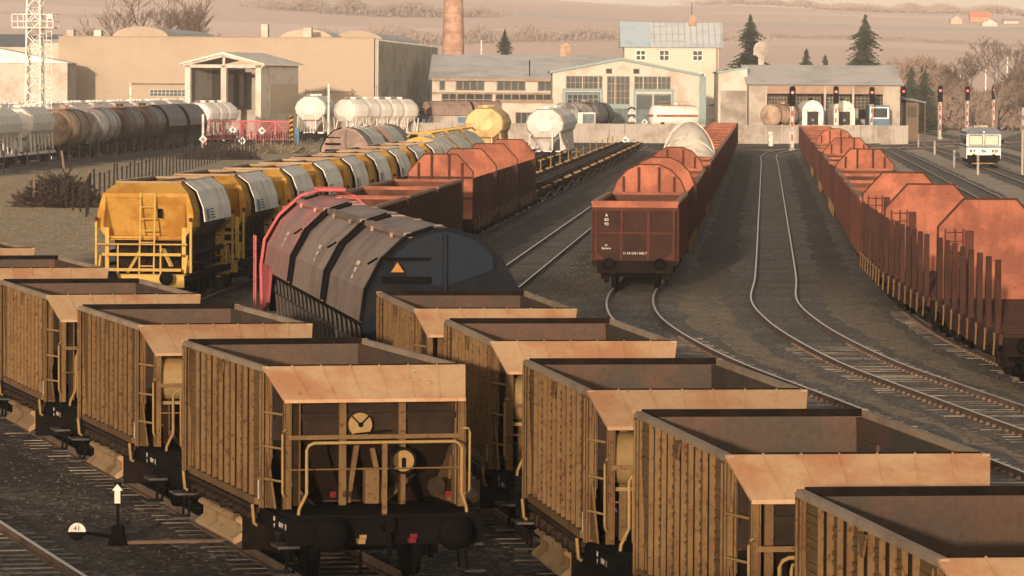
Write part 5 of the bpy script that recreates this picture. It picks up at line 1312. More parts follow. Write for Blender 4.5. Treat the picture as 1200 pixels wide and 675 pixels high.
# tan hall
Y = 600; s_ = F_PX/Y; x0 = (65-437)/s_; zt = ZA(250, 44, Y)
r = bld('tan_hall', 437, Y, 3.28, 'long plain tan hall with barrel roofs and grey ribbed side')
b = MB(); b.box(x0, 0, 0, 60, 0, zt); b.build('wall', 'tanwall', r)
b = MB(); b.box(x0-0.1, 0.1, -0.12, 0.4, zt, zt+0.12); b.build('parapet', 'rim', r)
b = MB(); b.box(-2, 0.1, 60.05, 112, 0, zt-0.4); b.box(0.12, 0.3, 0.3, 112, 0, zt-0.1)
for k in range(34): b.box(0.3, 0.55, 0.5+k*3.3, 1.0+k*3.3, 0, zt-0.1)
b.build('ribbed_side', 'ribwall', r)
SIDE = Matrix.Rotation(R(90), 4, 'Z')
for k in range(5):
    M = Matrix.Translation((0.36, 0, 0)) @ SIDE; window(r, 12+k*21, zt*0.42, 9, 4.2, 4, 1, 0, 'ribwall', 'bluepaint', M, 0.12)
def vault(r, xa, xb, y0, y1, zb, h, m1='tanwall', m2='greyroof'):
    pts = [(xa+(xb-xa)*(1-math.cos(math.pi*k/14))/2, zb+h*math.sin(math.pi*k/14)) for k in range(15)]
    b = MB(); b.prism(pts, y0, y0+0.3); v = fixn(b.build('vault_gable', m1, r)); b = MB(); b.prism([(x, z+0.02) for x, z in pts], y0+0.31, y1); fixn(b.build('vault_roof', m2, v))
vault(r, (126-437)/s_, (192-437)/s_, 2, 58, zt, 1.45); vault(r, (312-437)/s_, (376-437)/s_, 14, 80, zt, 1.3); vault(r, (360-437)/s_, (425-437)/s_, 30, 100, zt-0.2, 1.5)
for px, w_, h_ in ((70, 1, 1), (103, 1, 1), (135, 1.2, 1), (302, 0.9, 1.9), (353, 1.1, 1.5)):
    b = MB(); b.box((px-437)/s_-w_/2, (px-437)/s_+w_/2, 6, 8, zt, zt+h_); b.build('roof_vent', 'whitewall', r)
window(r, (194-437)/s_, ZA(194, 109, Y), 42/s_, 7/s_, 9, 2, 0, 'whitewall', 'glasswarm')
zp = ZA(180, 98, Y); b = MB(); b.tube([((152-437)/s_, -0.8, zp), ((217-437)/s_, -0.8, zp)], 0.08, 5); b.tube([((152-437)/s_, -0.8, zp), ((152-437)/s_, 0, zp)], 0.08, 5); b.build('steam_pipe', 'rim', r)
b = MB(); b.tube([((355-437)/s_, -0.8, ZA(370, 107, Y)), ((415-437)/s_, -0.8, ZA(370, 107, Y))], 0.08, 5)
for px in (358, 380, 412): b.tube([((px-437)/s_, -0.8, 0), ((px-437)/s_, -0.8, ZA(370, 104, Y))], 0.1, 5)
b.build('pipework', 'rim', r)
# corrugated white shed at the left
Y = 585; r = bld('white_shed', -45, Y, 0, 'white corrugated shed behind the lattice mast at the left')
s_ = F_PX/Y; w_ = (78+45)/s_; zt = ZA(50, 74, Y)
b = MB(); b.box(0, w_, 0, 12, 0, zt)
for k in range(40): b.box(k*w_/40, k*w_/40+0.06, -0.05, 0, 0, zt)
b.build('wall', 'shedwhite', r) if 'shedwhite' in MATS else b.build('wall', 'whitewall', r)
b = MB(); b.prism([(-0.5, zt), (w_+0.4, zt), (w_*0.30, zt+2.0)], -0.4, 12.4); fixn(b.build('roof', 'hood', r))
# portal shed
Y = 540; r = bld('portal_shed', 218, Y, 17, 'open-fronted white gabled portal shed over the rails')
s_ = F_PX/Y; W_ = 88/s_/math.cos(R(17)); ze = ZA(218, 76, Y); za = ZA(262, 65, Y); D = 13.5
b = MB(); b.box(W_-0.15, W_, 0.5, D, 0, ze); sw_ = b.build('side_wall', 'whitewall', r)
b = MB(); b.box(W_, W_+0.03, 3.2, D-0.05, ZA(320, 133, Y), ZA(320, 98, Y)); b.build('beige_panel', 'tanwall', sw_)
b = MB(); b.box(0, 0.12, 0.5, D, 0, ze); b.box(0.12, W_*0.52, D-0.3, D-0.1, 0, ze); b.build('back_wall', 'ribwall', r)
for x in (0.12, W_*0.5, W_-0.3):
    b = MB(); b.box(x-0.35, x+0.35, -0.1, 0.5, 0, ze); b.build('post', 'whitewall', r)
b = MB(); b.box(-0.2, W_+0.2, -0.1, 0.4, ze-0.35, ze+0.05); b.bar((W_/2, 0.1, ze), (W_/2, 0.1, za), 0.3); b.bar((-0.5, 0.1, ze), (W_/2, 0.1, za), 0.3, 0.35); b.bar((W_+0.5, 0.1, ze), (W_/2, 0.1, za), 0.3, 0.35)
b.build('gable_truss', 'whitewall', r)
b = MB(); b.prism([(-0.8, ze+0.05), (W_/2, za+0.15), (W_+0.6, ze+0.05), (W_+0.6, ze+0.2), (W_/2, za+0.4), (-0.8, ze+0.2)], -0.5, D+0.5); fixn(b.build('roof', 'hood', r))
b = MB(); b.box(0.2, W_*0.5-0.4, D*0.6, D*0.6+0.2, ze*0.45, ze-0.4); b.build('dark_screen', 'dark_inside', r)
b = MB(); b.box(W_*0.5+0.4, W_-0.6, D-0.4, D-0.2, 0, ze-1.0); b.build('door_leaf', 'brownhood', r)
# pink safety barrier
Y = 500; r = empty('safety_barrier', (XA(240, Y), Y, 0)); tag(r, 'pink red safety netting barrier in front of the portal shed', 'barrier')
w_ = XA(342, Y)-XA(240, Y); zt = ZA(290, 142, Y); zb = ZA(290, 163, Y)
b = MB()
for q in (zb, zt): b.bar((0, 0, q), (w_, 0, q), 0.16)
for k in range(6): b.bar((w_*k/5, 0, zb), (w_*k/5, 0, zt), 0.16)
for k in range(5): b.bar((w_*k/5, 0, zb if k % 2 else zt), (w_*(k+1)/5, 0, zt if k % 2 else zb), 0.07)
b.build('frame', 'pinknet', r)
b = MB()
for k in range(60): b.bar((w_*k/60, 0.05, zb), (w_*k/60, 0.05, zt), 0.035)
for k in range(9): b.bar((0, 0.05, zb+(zt-zb)*k/9), (w_, 0.05, zb+(zt-zb)*k/9), 0.03)
b.build('netting', 'pinknet', r)
b = MB()
for k in range(4): b.box(w_*k/3-0.1, w_*k/3+0.1, 0.1, 0.2, 0, zb)
b.build('leg', 'pinknet', r)
b = MB(); b.box(-0.2, 0.2, -0.2, 0.2, 0, 3.4); o = b.build('hazard_post', 'brightyellow'); put(o, XA(341, Y), Y-1); tag(o, 'hazard striped post at the right end of the pink barrier', 'post')
b = MB()
for k in range(6): b.add([(-0.21, -0.205, 0.2+k*0.55), (0.21, -0.205, 0.4+k*0.55), (0.21, -0.205, 0.65+k*0.55), (-0.21, -0.205, 0.45+k*0.55)], [(0, 1, 2, 3)])
b.build('stripe', 'black', o)
b = MB(); b.box(-0.4, 0.4, -0.3, 0.3, 0, 2.0); o = b.build('control_cabinet', 'bluepaint'); put(o, XA(345.5, Y), Y); tag(o, 'pale blue cabinet right of the striped post', 'cabinet')
# long low hall with grey roof
Y = 640; s_ = F_PX/Y; r = bld('grey_roofed_hall', 505, Y, 0, 'long low hall with broad grey roof between chimney and gable hall')
w_ = (735-505)/s_; ze = ZA(600, 92, Y); zr = ZA(600, 63, Y)
b = MB(); b.box(0, w_, 0, 30, 0, ze); b.build('wall', 'whitewall', r)
b = MB(); b.prism([(-0.7, ze), (26, zr), (26, zr-0.3), (0, ze-0.3)], -0.5, w_, 'x')
for k in range(46): x = k*w_/46; b.prism([(-0.72, ze+0.03), (26, zr+0.05), (26, zr)], x, x+0.09, 'x')
fixn(b.build('roof', 'greyroof', r))
b = MB(); b.box(0, w_, -0.8, 0, ze-0.4, ze-0.02); b.box(0, w_, -0.35, 0, ZA(600, 109, Y)-0.2, ZA(600, 109, Y)+0.1); b.build('gutter', 'rim', r)
for a, c in ((514, 520), (533, 566), (581, 614), (629, 646)): window(r, ((a+c)/2-505)/s_, ZA(600, 100.5, Y), (c-a)/s_, 10/s_, max(1, int((c-a)/8)), 1, 0, 'rim', 'glasswarm', None, 0.13)
for a, c in ((516, 534), (534, 576), (579, 645)): window(r, ((a+c)/2-505)/s_, ZA(600, 117, Y), (c-a-1)/s_, 13/s_, max(2, int((c-a)/9)), 2, 0, 'rim', 'bluepaintglass', None, 0.13) if 'bluepaintglass' in MATS else window(r, ((a+c)/2-505)/s_, ZA(600, 117, Y), (c-a-1)/s_, 13/s_, max(2, int((c-a)/9)), 2, 0, 'rim', 'glass', None, 0.13)
b = MB()
for px, w2, h2 in ((480+1010/5.45-2, 1.0, 1.0),): 
    x = (px-505)/s_; b.box(x-0.8, x+0.8, 25, 27, zr-0.3, zr+1.3); b.prism([(x-1.0, zr+1.3), (x+1.0, zr+1.3), (x, zr+1.9)], 24.8, 27.2)
b.build('dormer', 'brickwall', r)
b = MB(); b.tube([((619-505)/s_, 2, ze), ((619-505)/s_, 2, ze+2.7)], 0.08, 6); b.build('roof_pipe', 'black', r)
# teal gable hall
Y = 582; s_ = F_PX/Y; r = bld('gable_hall', 646, Y, 0, 'white hall with wide low gable, teal trim and tall glazed gates')
w_ = (818-646)/s_; ze = ZA(730, 86, Y); za = ZA(727, 71, Y); xm = (727-646)/s_
def hx(px): return (px-646)/s_
b = MB(); b.prism([(0, 0), (w_, 0), (w_, ze-0.3), (xm, za), (0, ze)], 0, 30)
for px in (652, 658, 681, 700, 719, 737, 752, 769, 786, 795): b.box(hx(px)-0.05, hx(px)+0.05, -0.06, 0, 0, ze-0.2)
fixn(b.build('wall', 'whitewall', r))
b = MB(); b.prism([(-0.4, ze-0.05), (xm, za+0.05), (w_+0.3, ze-0.35), (w_+0.3, ze), (xm, za+0.4), (-0.4, ze+0.3)], -0.6, 30.5); fixn(b.build('roof', 'tealtrim', r))
b = MB()
for a, c, z0, z1 in ((659, 704, 104, 107), (742, 787, 104, 107), (706, 737, 122, 127)): b.box(hx(a), hx(c), -0.15, 0, ZA(727, z1, Y), ZA(727, z0, Y))
for px in (659, 704, 742, 787): b.box(hx(px)-0.15, hx(px)+0.15, -0.12, 0, 0, ZA(727, 104, Y))
b.box(w_+0.02, w_+0.9, 0.2, 6, 0, ze-0.3); b.build('teal_frame', 'tealtrim', r)
for a, c, t_, u, nx in ((662, 704, 90, 104, 8), (710, 736, 90, 123, 5), (742, 784, 90, 104, 8)): window(r, hx((a+c)/2), ZA(727, (t_+u)/2, Y), (c-a)/s_, (u-t_)/s_, nx, 2 if u < 110 else 4, 0, 'rim', 'glasswarm', None, 0.09)
for px in (712, 744): window(r, hx(px), ZA(727, 83.5, Y), 7/s_, 5/s_, 1, 1, 0, 'rim', 'glass', None, 0.08)
b = MB(); b.box(hx(661), hx(702), -0.08, 0.0, 0, ZA(727, 108, Y)); g = b.build('gate', 'gateteal', r)
window(r, hx(681.5), ZA(727, 119, Y), 36/s_, 16/s_, 6, 3, -0.09, 'tealtrim', 'glass', None, 0.08)
b = MB(); b.box(hx(744), hx(763), -0.08, 0, 0, ZA(727, 110, Y)); b.box(hx(764.5), hx(785), -0.08, 0, 0, ZA(727, 110, Y)); g = b.build('gate', 'gateteal', r)
b = MB(); b.box(hx(745), hx(762), -0.1, -0.081, ZA(727, 128, Y), ZA(727, 112, Y)); b.box(hx(766), hx(784), -0.1, -0.081, ZA(727, 128, Y), ZA(727, 112, Y)); b.build('pane', 'glasswarm', g)
b = MB(); b.box(hx(709), hx(736), -0.08, 0, 0, ZA(727, 127, Y)); b.build('gate', 'gateteal', r)
for px in (706.5, 739):
    for k in range(8):
        z = 0.3+k*0.5; b = MB(); x = hx(px); b.add([(x-0.5, -0.2, z), (x, -0.2, z+0.25), (x+0.5, -0.2, z), (x+0.5, -0.2, z+0.22), (x, -0.2, z+0.47), (x-0.5, -0.2, z+0.22)], [(0, 1, 4, 5), (1, 2, 3, 4)]); b.build('hazard_chevron', 'black' if k % 2 else 'white', r)
# small white block before the low hall
Y = 565; s_ = F_PX/Y; r = bld('white_block', 587, Y, 0, 'small flat-roofed white building behind the yellow and white silo wagons')
b = MB(); b.box(0, 59/s_, 0, 8, 0, ZA(615, 121, Y)); b.build('wall', 'whitewall', r)
b = MB(); b.box(-0.2, 60/s_, -0.2, 8.2, ZA(615, 121, Y), ZA(615, 117, Y)); b.build('roof_slab', 'rim', r)
window(r, 26/s_, ZA(615, 139, Y), 20/s_, 14/s_, 3, 1, 0, 'rim', 'glass')
# yellow house
Y = 650; s_ = F_PX/Y; r = bld('cream_house', 730, Y, 0, 'tall cream house with pale blue and grey roof and white windows')
w_ = (840-730)/s_; ze = ZA(790, 55, Y); zr = ZA(790, 26, Y)
b = MB(); b.box(0, w_, 0, 11, 0, ze); b.build('wall', 'creamwall', r)
b = MB(); b.prism([(-0.7, ze-0.1), (5.5, zr), (11.7, ze-0.1)], -0.6, w_+0.7, 'x'); rf = fixn(b.build('roof', 'paleroof', r))
b = MB(); b.add([(-0.62, -0.78, ze-0.02), (30/s_, -0.78, ze-0.02), (30/s_, 5.5, zr+0.1), (-0.62, 5.5, zr+0.1)], [(0, 1, 2, 3)]); b.build('pale_blue_panel', 'blueroof', rf)
b = MB(); b.box((806-730)/s_, (815-730)/s_, 4.6, 5.8, zr-1, zr+1.1); b.build('chimney', 'brickwall', rf)
b = MB(); b.tube([(80/s_, 5, zr+1), (80/s_, 5, zr+3)], 0.05, 5); b.build('aerial', 'black', rf)
b = MB()
for k in range(12): b.bar((35/s_+k*0.9, -0.7+0.02, ze+0.15), (35/s_+k*0.9, 5.4, zr+0.12), 0.05)
for q in (0.2, 0.5, 0.8): b.bar((32/s_, -0.7+6.2*q, ze+(zr-ze)*q+0.12), (70/s_, -0.7+6.2*q, ze+(zr-ze)*q+0.12), 0.05)
b.build('roof_rail', 'ribwall', rf)
for px in (749, 776.5, 815.5): window(r, (px-730)/s_, ZA(780, 65, Y), 11/s_, 10.5/s_, 2, 2, 0, 'white', 'glasswarm', None, 0.12)
for px, py, h_ in ((819, 91, 10), (819, 125, 12)): window(r, (px-730)/s_, ZA(780, py, Y), 9/s_, h_/s_, 2, 2, 0, 'white', 'glass', None, 0.12)
b = MB(); b.tube([((838-730)/s_, -0.15, 0), ((838-730)/s_, -0.15, ze-0.2)], 0.1, 6); b.build('downpipe', 'rim', r)
# white garage
Y = 575; s_ = F_PX/Y; r = bld('white_garage', 840, Y, 0, 'white garage with folding door between cream house and engine shed')
b = MB(); b.prism([(0, 0), (34/s_, 0), (34/s_, ZA(857, 80, Y)), (0, ZA(857, 86, Y))], 0, 12); fixn(b.build('wall', 'whitewall', r))
b = MB(); b.box(0.3, 33/s_, -0.08, 0, 0, ZA(857, 106, Y)); 
for k in range(6): b.box(0.3+k*0.6, 0.36+k*0.6, -0.12, -0.08, 0, ZA(857, 106, Y))
b.build('door', 'concrete', r)
b = MB(); b.prism([(-0.2, ZA(857, 86, Y)), (34/s_+0.1, ZA(857, 80, Y)), (34/s_+0.1, ZA(857, 78, Y)), (-0.2, ZA(857, 84, Y))], -0.3, 12); fixn(b.build('roof', 'tealtrim', r))
# engine shed
Y = 570; s_ = F_PX/Y; r = bld('engine_shed', 876, Y, 0, 'wide engine shed with grey corrugated roof and open glazed front')
w_ = (1053-876)/s_; ze = ZA(965, 98, Y); zr = ZA(965, 76, Y)
def ex(px): return (px-876)/s_
b = MB(); b.box(0, ex(896), 0, 20, 0, ze); b.box(ex(1034), w_, 0, 20, 0, ze); b.box(ex(896)+0.01, ex(1034)-0.01, 0, 20, ZA(965, 104, Y), ze); b.box(ex(896), ex(1034), 19.5, 20, 0, ZA(965, 104, Y)-0.01); b.build('wall', 'shedwall', r)
b = MB(); b.prism([(-0.9, ze-0.15), (14, zr), (14, zr-0.3), (0, ze-0.3)], ex(873), ex(1057), 'x')
for k in range(44): x = ex(873)+k*(ex(1057)-ex(873))/44; b.prism([(-0.92, ze-0.12), (14, zr+0.06), (14, zr)], x, x+0.1, 'x')
fixn(b.build('roof', 'greyroof', r))
b = MB(); b.box(ex(896), ex(1034), -0.08, -0.005, ZA(965, 110, Y), ZA(965, 99, Y)); b.build('brick_lintel', 'brickwall', r)
for a, c in ((897, 922), (933, 962), (968, 996), (1000, 1033)): window(r, ex((a+c)/2), ZA(965, 119, Y), (c-a)/s_, 16/s_, 7, 4, 3.0, 'rim', 'glass', None, 0.07)
b = MB()
for px in (896, 925, 965, 998, 1034): b.box(ex(px)-0.14, ex(px)+0.14, -0.14, 0.3, 0, ZA(965, 99, Y))
b.build('front_post', 'shedwall', r)
for px, lab in ((951, 'white arch-ended wagon with dark door in the engine shed, left one'), (988, 'white arch-ended wagon with dark door in the engine shed, right one')):
    o = empty('arched_wagon', (XA(px, 560), 560, 0.5)); tag(o, lab, 'wagon', 'white arch-ended wagons in the engine shed')
    pts = [(-1.35, 0.9), (1.35, 0.9), (1.35, 3.4)] + [(1.35*math.cos(t), 3.4+1.4*math.sin(t)) for t in [math.pi*k/10 for k in range(1, 10)]] + [(-1.35, 3.4)]
    b = MB(); b.prism(pts, 0, 11); fixn(b.build('body', 'white', o)); b = MB(); b.box(-0.72, 0.72, -0.04, 0, 1.0, 3.4); dr = b.build('door', 'dark_inside', o)
    b = MB(); b.cyl((0, -0.06, 2.3), (0, -0.04, 2.3), 0.18, 10); b.build('door_handle', 'bluegrey', dr)
    b = MB(); b.box(-1.2, 1.2, 0.2, 10.8, 0.3, 0.9); b.cyl((0, 5, 4.8), (0, 5, 5.1), 0.25, 8); b.build('underframe', 'grime', o)
o = empty('shunting_locomotive', (XA(1029, 562), 562, 0.4)); tag(o, 'small blue and white locomotive cab peeping from the shed beside the wall', 'locomotive')
b = MB(); b.box(-1.35, 1.35, 0, 6, 0.9, 4.3); b.build('cab', 'bluepaint', o); b = MB(); b.box(-1.2, 1.2, -0.05, 0, 2.6, 4.1); f = b.build('windscreen_frame', 'white', o); b = MB(); b.box(-1.0, 1.0, -0.08, -0.051, 2.75, 3.95); b.build('pane', 'glass', f)
# hut beside the shed
Y = 590; s_ = F_PX/Y; r = bld('wooden_hut', 1060, Y, 0, 'dark wooden hut with lean-to roof right of the engine shed')
b = MB(); b.box(0, 15/s_, 0, 5, 0, ZA(1068, 120, Y)); b.build('wall', 'wood', r); b = MB(); b.prism([(-0.6, ZA(1068, 116, Y)), (23/s_, ZA(1068, 121, Y)), (23/s_, ZA(1068, 119, Y)), (-0.6, ZA(1068, 113, Y))], -1, 6); fixn(b.build('roof', 'darkroof', r))
window(r, 7/s_, ZA(1068, 131, Y), 10/s_, 12/s_, 3, 4, 0, 'wood', 'glass')
b = MB(); b.tube([(22/s_, -0.5, 0), (22/s_, -0.5, ZA(1068, 119, Y))], 0.1, 5); b.build('post', 'wood', r)
# behind the wall: blue locomotives, brown coach, containers
def loco(px, Y, L_, deg, m1, m2, label, hh=3.9):
    o = empty('locomotive', (XA(px, Y), Y, 0), R(-deg)); tag(o, label, 'locomotive')
    b = MB(); b.prism([(-1.4, 1.0), (1.4, 1.0), (1.4, 2.6), (1.25, 2.9), (-1.25, 2.9), (-1.4, 2.6)], -L_/2, L_/2); fixn(b.build('body', m1, o))
    b = MB(); b.prism([(-1.45, 1.05), (1.45, 1.05), (1.45, 3.3), (0.9, hh), (-0.9, hh), (-1.45, 3.3)], -L_/2-0.05, -L_/2+4.5); cb = fixn(b.build('cab', m2, o))
    b = MB(); b.box(1.455, 1.49, -L_/2+0.5, -L_/2+1.8, 2.1, 3.1); b.box(1.455, 1.49, -L_/2+2.4, -L_/2+3.7, 2.1, 3.1); b.box(-1.1, 1.1, -L_/2-0.09, -L_/2-0.06, 2.2, 3.2); b.build('window', 'glass', cb)
    b = MB()
    for k in range(8): b.box(1.405, 1.44, -L_/2+5.2+k*0.8, -L_/2+5.7+k*0.8, 1.3, 2.5)
    b.build('grille', 'bluegrey', o); b = MB(); b.box(-1.3, 1.3, -L_/2+0.3, L_/2-0.3, 0.3, 0.99); b.build('underframe', 'grime', o); return o
loco(500, 575, 15, 62, 'bluepaint', 'hood', 'blue locomotive with pale cab right of the long silo wagon', 4.4)
loco(478, 572, 8, 62, 'blueblack2', 'blueblack', 'small dark locomotive end beside the long silo wagon', 4.4)
o = hood_wagon(14, 2, ['brownhood'], 0.4, 'redbrown', 'brownhood'); put(o, XA(548, 590), 590, 0.6, R(62)); tag(o, 'reddish brown hooded wagon behind the yellow silo wagon', 'freight wagon')
def container(px, Y, w_, h_, m, label, dm='bluepaint'):
    o = empty('container', (XA(px, Y), Y, 0)); tag(o, label, 'container'); b = MB(); b.box(0, w_, 0, 2.6, 0, h_)
    for k in range(int(w_/0.4)): b.box(k*0.4, k*0.4+0.18, -0.06, 0, 0.1, h_-0.1)
    b.build('body', m, o); b = MB(); b.box(w_-1.6, w_-0.1, -0.09, -0.06, 0.15, h_-0.15); b.build('door', dm, o)
container(502, 552, 5.2, 3.1, 'concrete', 'pale grey container with blue door before the low hall')
container(676, 556, 2.2, 3.6, 'hood', 'small pale grey shelter left of the gable hall gate', 'gateteal')
# grey roof line objects: chimney
r = empty('brick_chimney', (XA(529.5, 780), 780, 0)); tag(r, 'round brick factory chimney rising behind the low hall', 'chimney')
b = MB(); b.tube([(0, 0, 0), (0, 0, 34)], 2.2, 28, True, 1.45); b.build('shaft', 'brick', r)
b = MB()
for k in range(9): zq = 3+k*3.3; q = 2.2-0.75*zq/34; b.tube([(0, 0, zq), (0, 0, zq+0.12)], q+0.04, 28)
b.build('iron_hoop', 'rust_band' if 'rust_band' in MATS else 'brownhood', r)
# satellite dish
Y = 600; r = empty('round_dish', (XA(891, Y), Y+2, 0)); tag(r, 'pale round dish on a short column above the engine shed roof', 'dish')
b = MB(); z0 = ZA(891, 58, Y); b.cyl((0, -0.1, z0), (0, 0.1, z0), 1.1, 20); b.build('dish', 'concrete', r); b = MB(); b.box(-0.4, 0.4, 0, 0.6, ZA(891, 78, Y)-1, z0-1.0); b.box(-1.1, -0.2, 0, 0.3, z0-0.8, z0-0.2); b.build('column', 'concrete', r)
b = MB(); b.box(-0.3, 0.3, -0.3, 0.3, 0, ZA(891, 78, Y)-0.5); b.build('support', 'hood', r)
# distant houses
def house(px, Y, w_, d_, he, hr, mw, mr, label, rot=0, base=None, gable=False):
    zb = ground_z(XA(px, Y), Y) - 0.3 if base is None else base
    r = empty('house', (XA(px, Y), Y, zb), R(-rot)); tag(r, label, 'house')
    b = MB(); b.box(-w_/2, w_/2, 0, d_, 0, he); b.build('wall', mw, r)
    b = MB()
    if gable: b.prism([(-w_/2-0.4, he), (w_/2+0.4, he), (0, hr)], -0.4, d_+0.4)
    else: b.prism([(-0.4, he), (d_+0.4, he), (d_/2, hr)], -w_/2-0.4, w_/2+0.4, 'x')
    rf = fixn(b.build('roof', mr, r)); b = MB(); b.box(w_*0.2, w_*0.2+0.8, d_/2, d_/2+0.8, he, hr+0.8); b.build('chimney', 'brickwall', rf)
    for q in (-0.25, 0.25): window(r, w_*q, he*0.55, w_*0.12, he*0.4, 2, 2, 0, 'white', 'glass')
    return r
house(12, 720, 16, 9, ZA(12, 55, 720), ZA(12, 40, 720), 'creamwall', 'darkroof', 'house with slate blue roof at the far left behind the shed', base=0)
house(45, 800, 9, 9, 8, 11, 'tanwall', 'darkroof', 'tan house behind the lattice mast', base=0)
house(60, 700, 7, 7, ZA(60, 50, 700), ZA(60, 46, 700), 'creamwall', 'greyroof', 'cream house edge between lattice mast and tan hall', base=0)
HS = [(1118, 2400, 6, 3, 5, 'tanwall', 'concrete', 'pale hilltop house with pointed gable', True), (1146, 2450, 11, 3, 6, 'redroof', 'redroof', 'large orange red roofed hilltop farm', False), (1157, 2350, 8, 1.5, 4, 'creamwall', 'creamwall', 'bright cream gabled hilltop house right of the red roof', True), (1182, 2400, 8, 1.5, 3, 'whitewall', 'concrete', 'row of white gables at the right edge of the hill', False)]
for px, Y, w_, he, hr, mw, mr, lab, g in HS: house(px, Y, w_, 9, he, hr, mw, mr, lab, gable=g)
for px in (705, 718): pass

# ------------------------------------------------------------------ trees
def bare_tree(px, Y, h, label, seed, spread=0.55, base=0, m='bark_grey', depth=7, group=None):
    rnd = random.Random(seed); r = empty('bare_tree', (XA(px, Y), Y, base)); tag(r, label, 'tree', group)
    b = MB(); cr = MB()
    def grow(p, d, L_, rad, k, mb):
        q = p + d*L_; mid = p + d*L_*0.5 + Vector((rnd.uniform(-1, 1), rnd.uniform(-1, 1), 0))*L_*0.06
        mb.tube([p, mid, q], max(rad, 0.04), 3 if k < depth-1 else 6, False, max(0.03, rad*0.62))
        if k == 0: return
        for _ in range(3):
            a = Vector((rnd.gauss(0, spread), rnd.gauss(0, spread), rnd.uniform(0.0, 0.45)))
            nd = (d + a).normalized(); t = rnd.uniform(0.55, 1.0); grow(p + (q-p)*t, nd, L_*rnd.uniform(0.62, 0.86), rad*0.64, k-1, cr)
    grow(Vector((0, 0, 0)), Vector((rnd.uniform(-.05, .05), 0, 1)), h*0.26, h*0.015, depth-1, b)
    b.build('trunk', m, r); cr.build('crown', m, r); return r
bare_tree(155, 690, 29, 'tall bare tree rising behind the left barrel roof', 3, 0.5)
bare_tree(118, 700, 17, 'small bare tree left of the tall one behind the tan hall', 5)
bare_tree(205, 700, 23, 'bare spreading tree behind the tan hall, left of a pair', 8, 0.6)
bare_tree(238, 690, 27, 'widest bare tree behind the tan hall, right of a pair', 11, 0.55)
for k, (px, Y, h, lab) in enumerate([(1165, 700, 19, 'tall bare hazy tree behind the railcar'), (1132, 720, 17, 'bare hazy tree left of the tall one behind the masts'), (1195, 700, 11, 'bare tree at the right edge behind the masts'),
                                   (1040, 690, 12, 'bare tree just right of the big spruce'), (12, 760, 13, 'bare tree at the far left edge'), (780-130, 760, 12.5, 'bare bush tree behind the low hall, left of the cream house'), (705, 760, 14, 'bare bush tree against the cream house'), (320, 760, 14.5, 'small bare tree above the tan hall roof')]):
    bare_tree(px, Y, h, lab, 20+k)
def spruce(px, Y, h, wid, label, seed, base=0):
    rnd = random.Random(seed); r = empty('spruce_tree', (XA(px, Y), Y, base)); tag(r, label, 'tree')
    b = MB(); b.tube([(0, 0, 0), (0, 0, h*0.97)], h*0.018, 6, True, 0.03); b.build('trunk', 'trunk', r)
    b = MB(); n = int(h*6)
    for i in range(n):
        t = i/n; z = h*(0.12 + 0.88*t); Lb = wid*0.5*(1-t)**0.8*rnd.uniform(0.62, 1.1)*(0.85+0.25*math.sin(t*23+seed)) + 0.12
        for k in range(11):
            a = rnd.uniform(0, 6.283); L2 = Lb*rnd.uniform(0.4, 1.25)*(1 + 0.22*math.cos(a*2+seed*1.7+t*3)); d = Vector((math.cos(a), math.sin(a), 0)); s = Vector((-d.y, d.x, 0))
            for j in range(5):
                u = (j+0.6)/5; c = Vector((0, 0, z)) + d*(L2*u) + Vector((0, 0, -0.35*L2*u*u + rnd.uniform(-.1, .1)))
                wv = L2*0.26*(1.15-u)
                b.add([c - s*wv + Vector((0, 0, -0.12)), c + d*L2*0.2 + Vector((0, 0, rnd.uniform(-.25, 0.02))), c + s*wv + Vector((0, 0, -0.12)), c - d*0.15 + Vector((0, 0, 0.14))], [(0, 1, 3), (1, 2, 3)])
    b.build('crown', 'needles', r); return r
spruce(877, 640, ZA(877, 17, 640), 12.5, 'dark spruce left of the dish above the engine shed', 1)
spruce(1011, 640, ZA(1011, 17, 640), 12, 'tallest dark spruce standing behind the engine shed', 2)
spruce(943, 660, ZA(943, 57, 660), 8, 'small round-topped conifer between the two big spruces', 3)
spruce(965, 665, ZA(965, 64, 665), 8, 'low conifer right of the small round-topped one', 4)
spruce(1082, 680, ZA(1082, 83, 680), 8, 'small dark conifer right of the engine shed roof', 5)
spruce(1066, 680, ZA(1066, 78, 680), 6, 'hazy conifer touching the engine shed roof', 6)
spruce(590, 720, ZA(590, 34, 720), 9, 'single conifer behind the low grey roof', 7)
# woods and hedges: masses of bare twigs
def woods(name, pts, h, dep, n, m, base=None, tw=1.6):
    b = MB()
    for _ in range(n):
        i = random.randrange(len(pts)-1); t = random.random(); (xa, ya, ha), (xb, yb, hb) = pts[i], pts[i+1]
        x = xa+(xb-xa)*t + random.gauss(0, dep*0.3); Y = ya+(yb-ya)*t + random.uniform(-dep, dep); hh = (ha+(hb-ha)*t)*(0.72+0.28*math.sin(x*0.23+1.3*math.sin(x*0.07)))
        zb = ground_z(x, Y) if base is None else base; z = zb + hh*random.random()**0.8
        s = tw*random.uniform(0.3, 1.0)
        for _k in range(2):
            a = random.uniform(-0.7, 0.7); d = Vector((math.sin(a), random.uniform(-.5, .5), math.cos(a)*random.choice((1, 1, 0.6)))); q = Vector((x, Y, z)); u = Vector((s*0.12, 0, 0))
            b.add([q-u, q+u, q+d*s], [(0, 1, 2)])
    o = b.build(name, m); o['kind'] = 'stuff'; return o
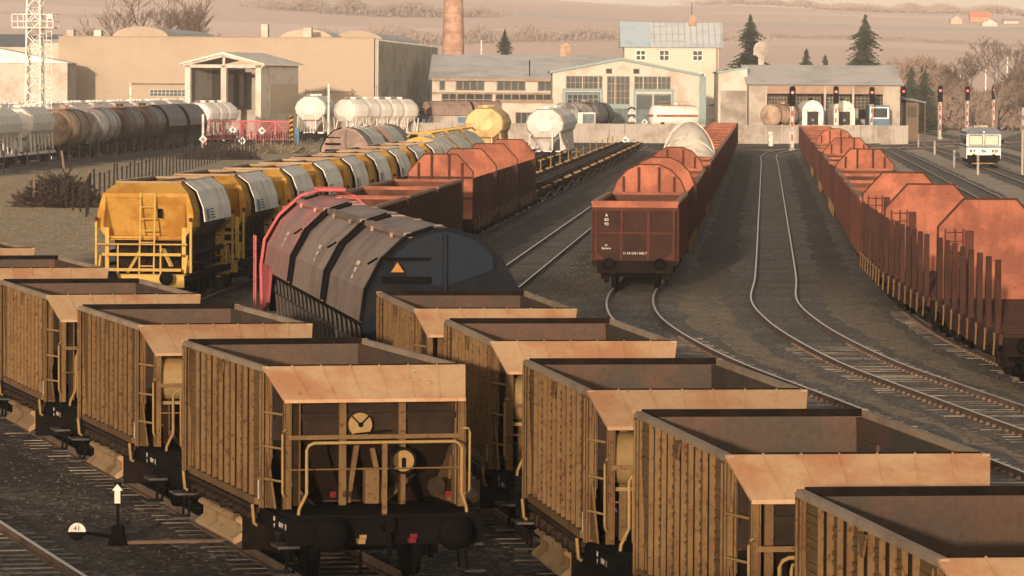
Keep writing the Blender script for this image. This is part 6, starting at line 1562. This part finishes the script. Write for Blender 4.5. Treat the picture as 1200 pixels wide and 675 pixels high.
mat('twigs', (0.17, 0.125, 0.095), var=0.3, bump=0); mat('farwood', (0.21, 0.17, 0.142), var=0.3, bump=0)
woods('bare_wood', [(XA(1030, 740), 740, 9), (XA(1075, 740), 740, 7), (XA(1120, 740), 740, 12), (XA(1165, 740), 740, 11), (XA(1240, 740), 740, 11)], 9, 18, 26000, 'twigs', 0)
woods('scrub', [(XA(620, 800), 800, 9), (XA(730, 800), 800, 12)], 6, 8, 3500, 'twigs', 0, 1.0)
woods('scrub', [(XA(-30, 760), 760, 8), (XA(70, 760), 760, 10)], 6, 8, 3000, 'twigs', 0, 1.0)
def P3(px, Y, h): return (XA(px, Y), Y, h)
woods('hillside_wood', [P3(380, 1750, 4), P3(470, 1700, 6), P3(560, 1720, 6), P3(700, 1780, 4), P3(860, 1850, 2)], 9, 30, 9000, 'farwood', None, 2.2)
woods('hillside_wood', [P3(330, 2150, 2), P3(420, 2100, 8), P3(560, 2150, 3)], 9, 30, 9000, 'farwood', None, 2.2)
woods('hillside_wood', [P3(-40, 2250, 4), P3(80, 2250, 4), P3(230, 2300, 2)], 9, 25, 9000, 'farwood', None, 2.2)
woods('ridge_wood', [P3(820, 3000, 4), P3(920, 2950, 5), P3(1010, 2900, 4), P3(1080, 2850, 6), P3(1110, 2850, 3), P3(1140, 2800, 5), P3(1260, 2750, 6)], 9, 30, 14000, 'farwood', None, 3)
woods('field_hedge', [P3(900, 1950, 1.2), P3(1060, 1930, 1.6), P3(1240, 1900, 1.2)], 3, 3, 2500, 'farwood', None, 1.2)

# ------------------------------------------------------------------ hazy air
m = bpy.data.materials.new('haze'); m.use_nodes = True; N = m.node_tree.nodes; N.remove(N['Principled BSDF'])
pv = N.new('ShaderNodeVolumePrincipled'); pv.inputs['Color'].default_value = (1.0, 0.955, 0.93, 1); pv.inputs['Density'].default_value = HAZE; pv.inputs['Anisotropy'].default_value = 0.0
m.node_tree.links.new(pv.outputs[0], N['Material Output'].inputs['Volume'])
b = MB(); b.box(-6100, 6100, -850, 9100, -1.0, 104); h = b.build('haze', m); h['kind'] = 'stuff'
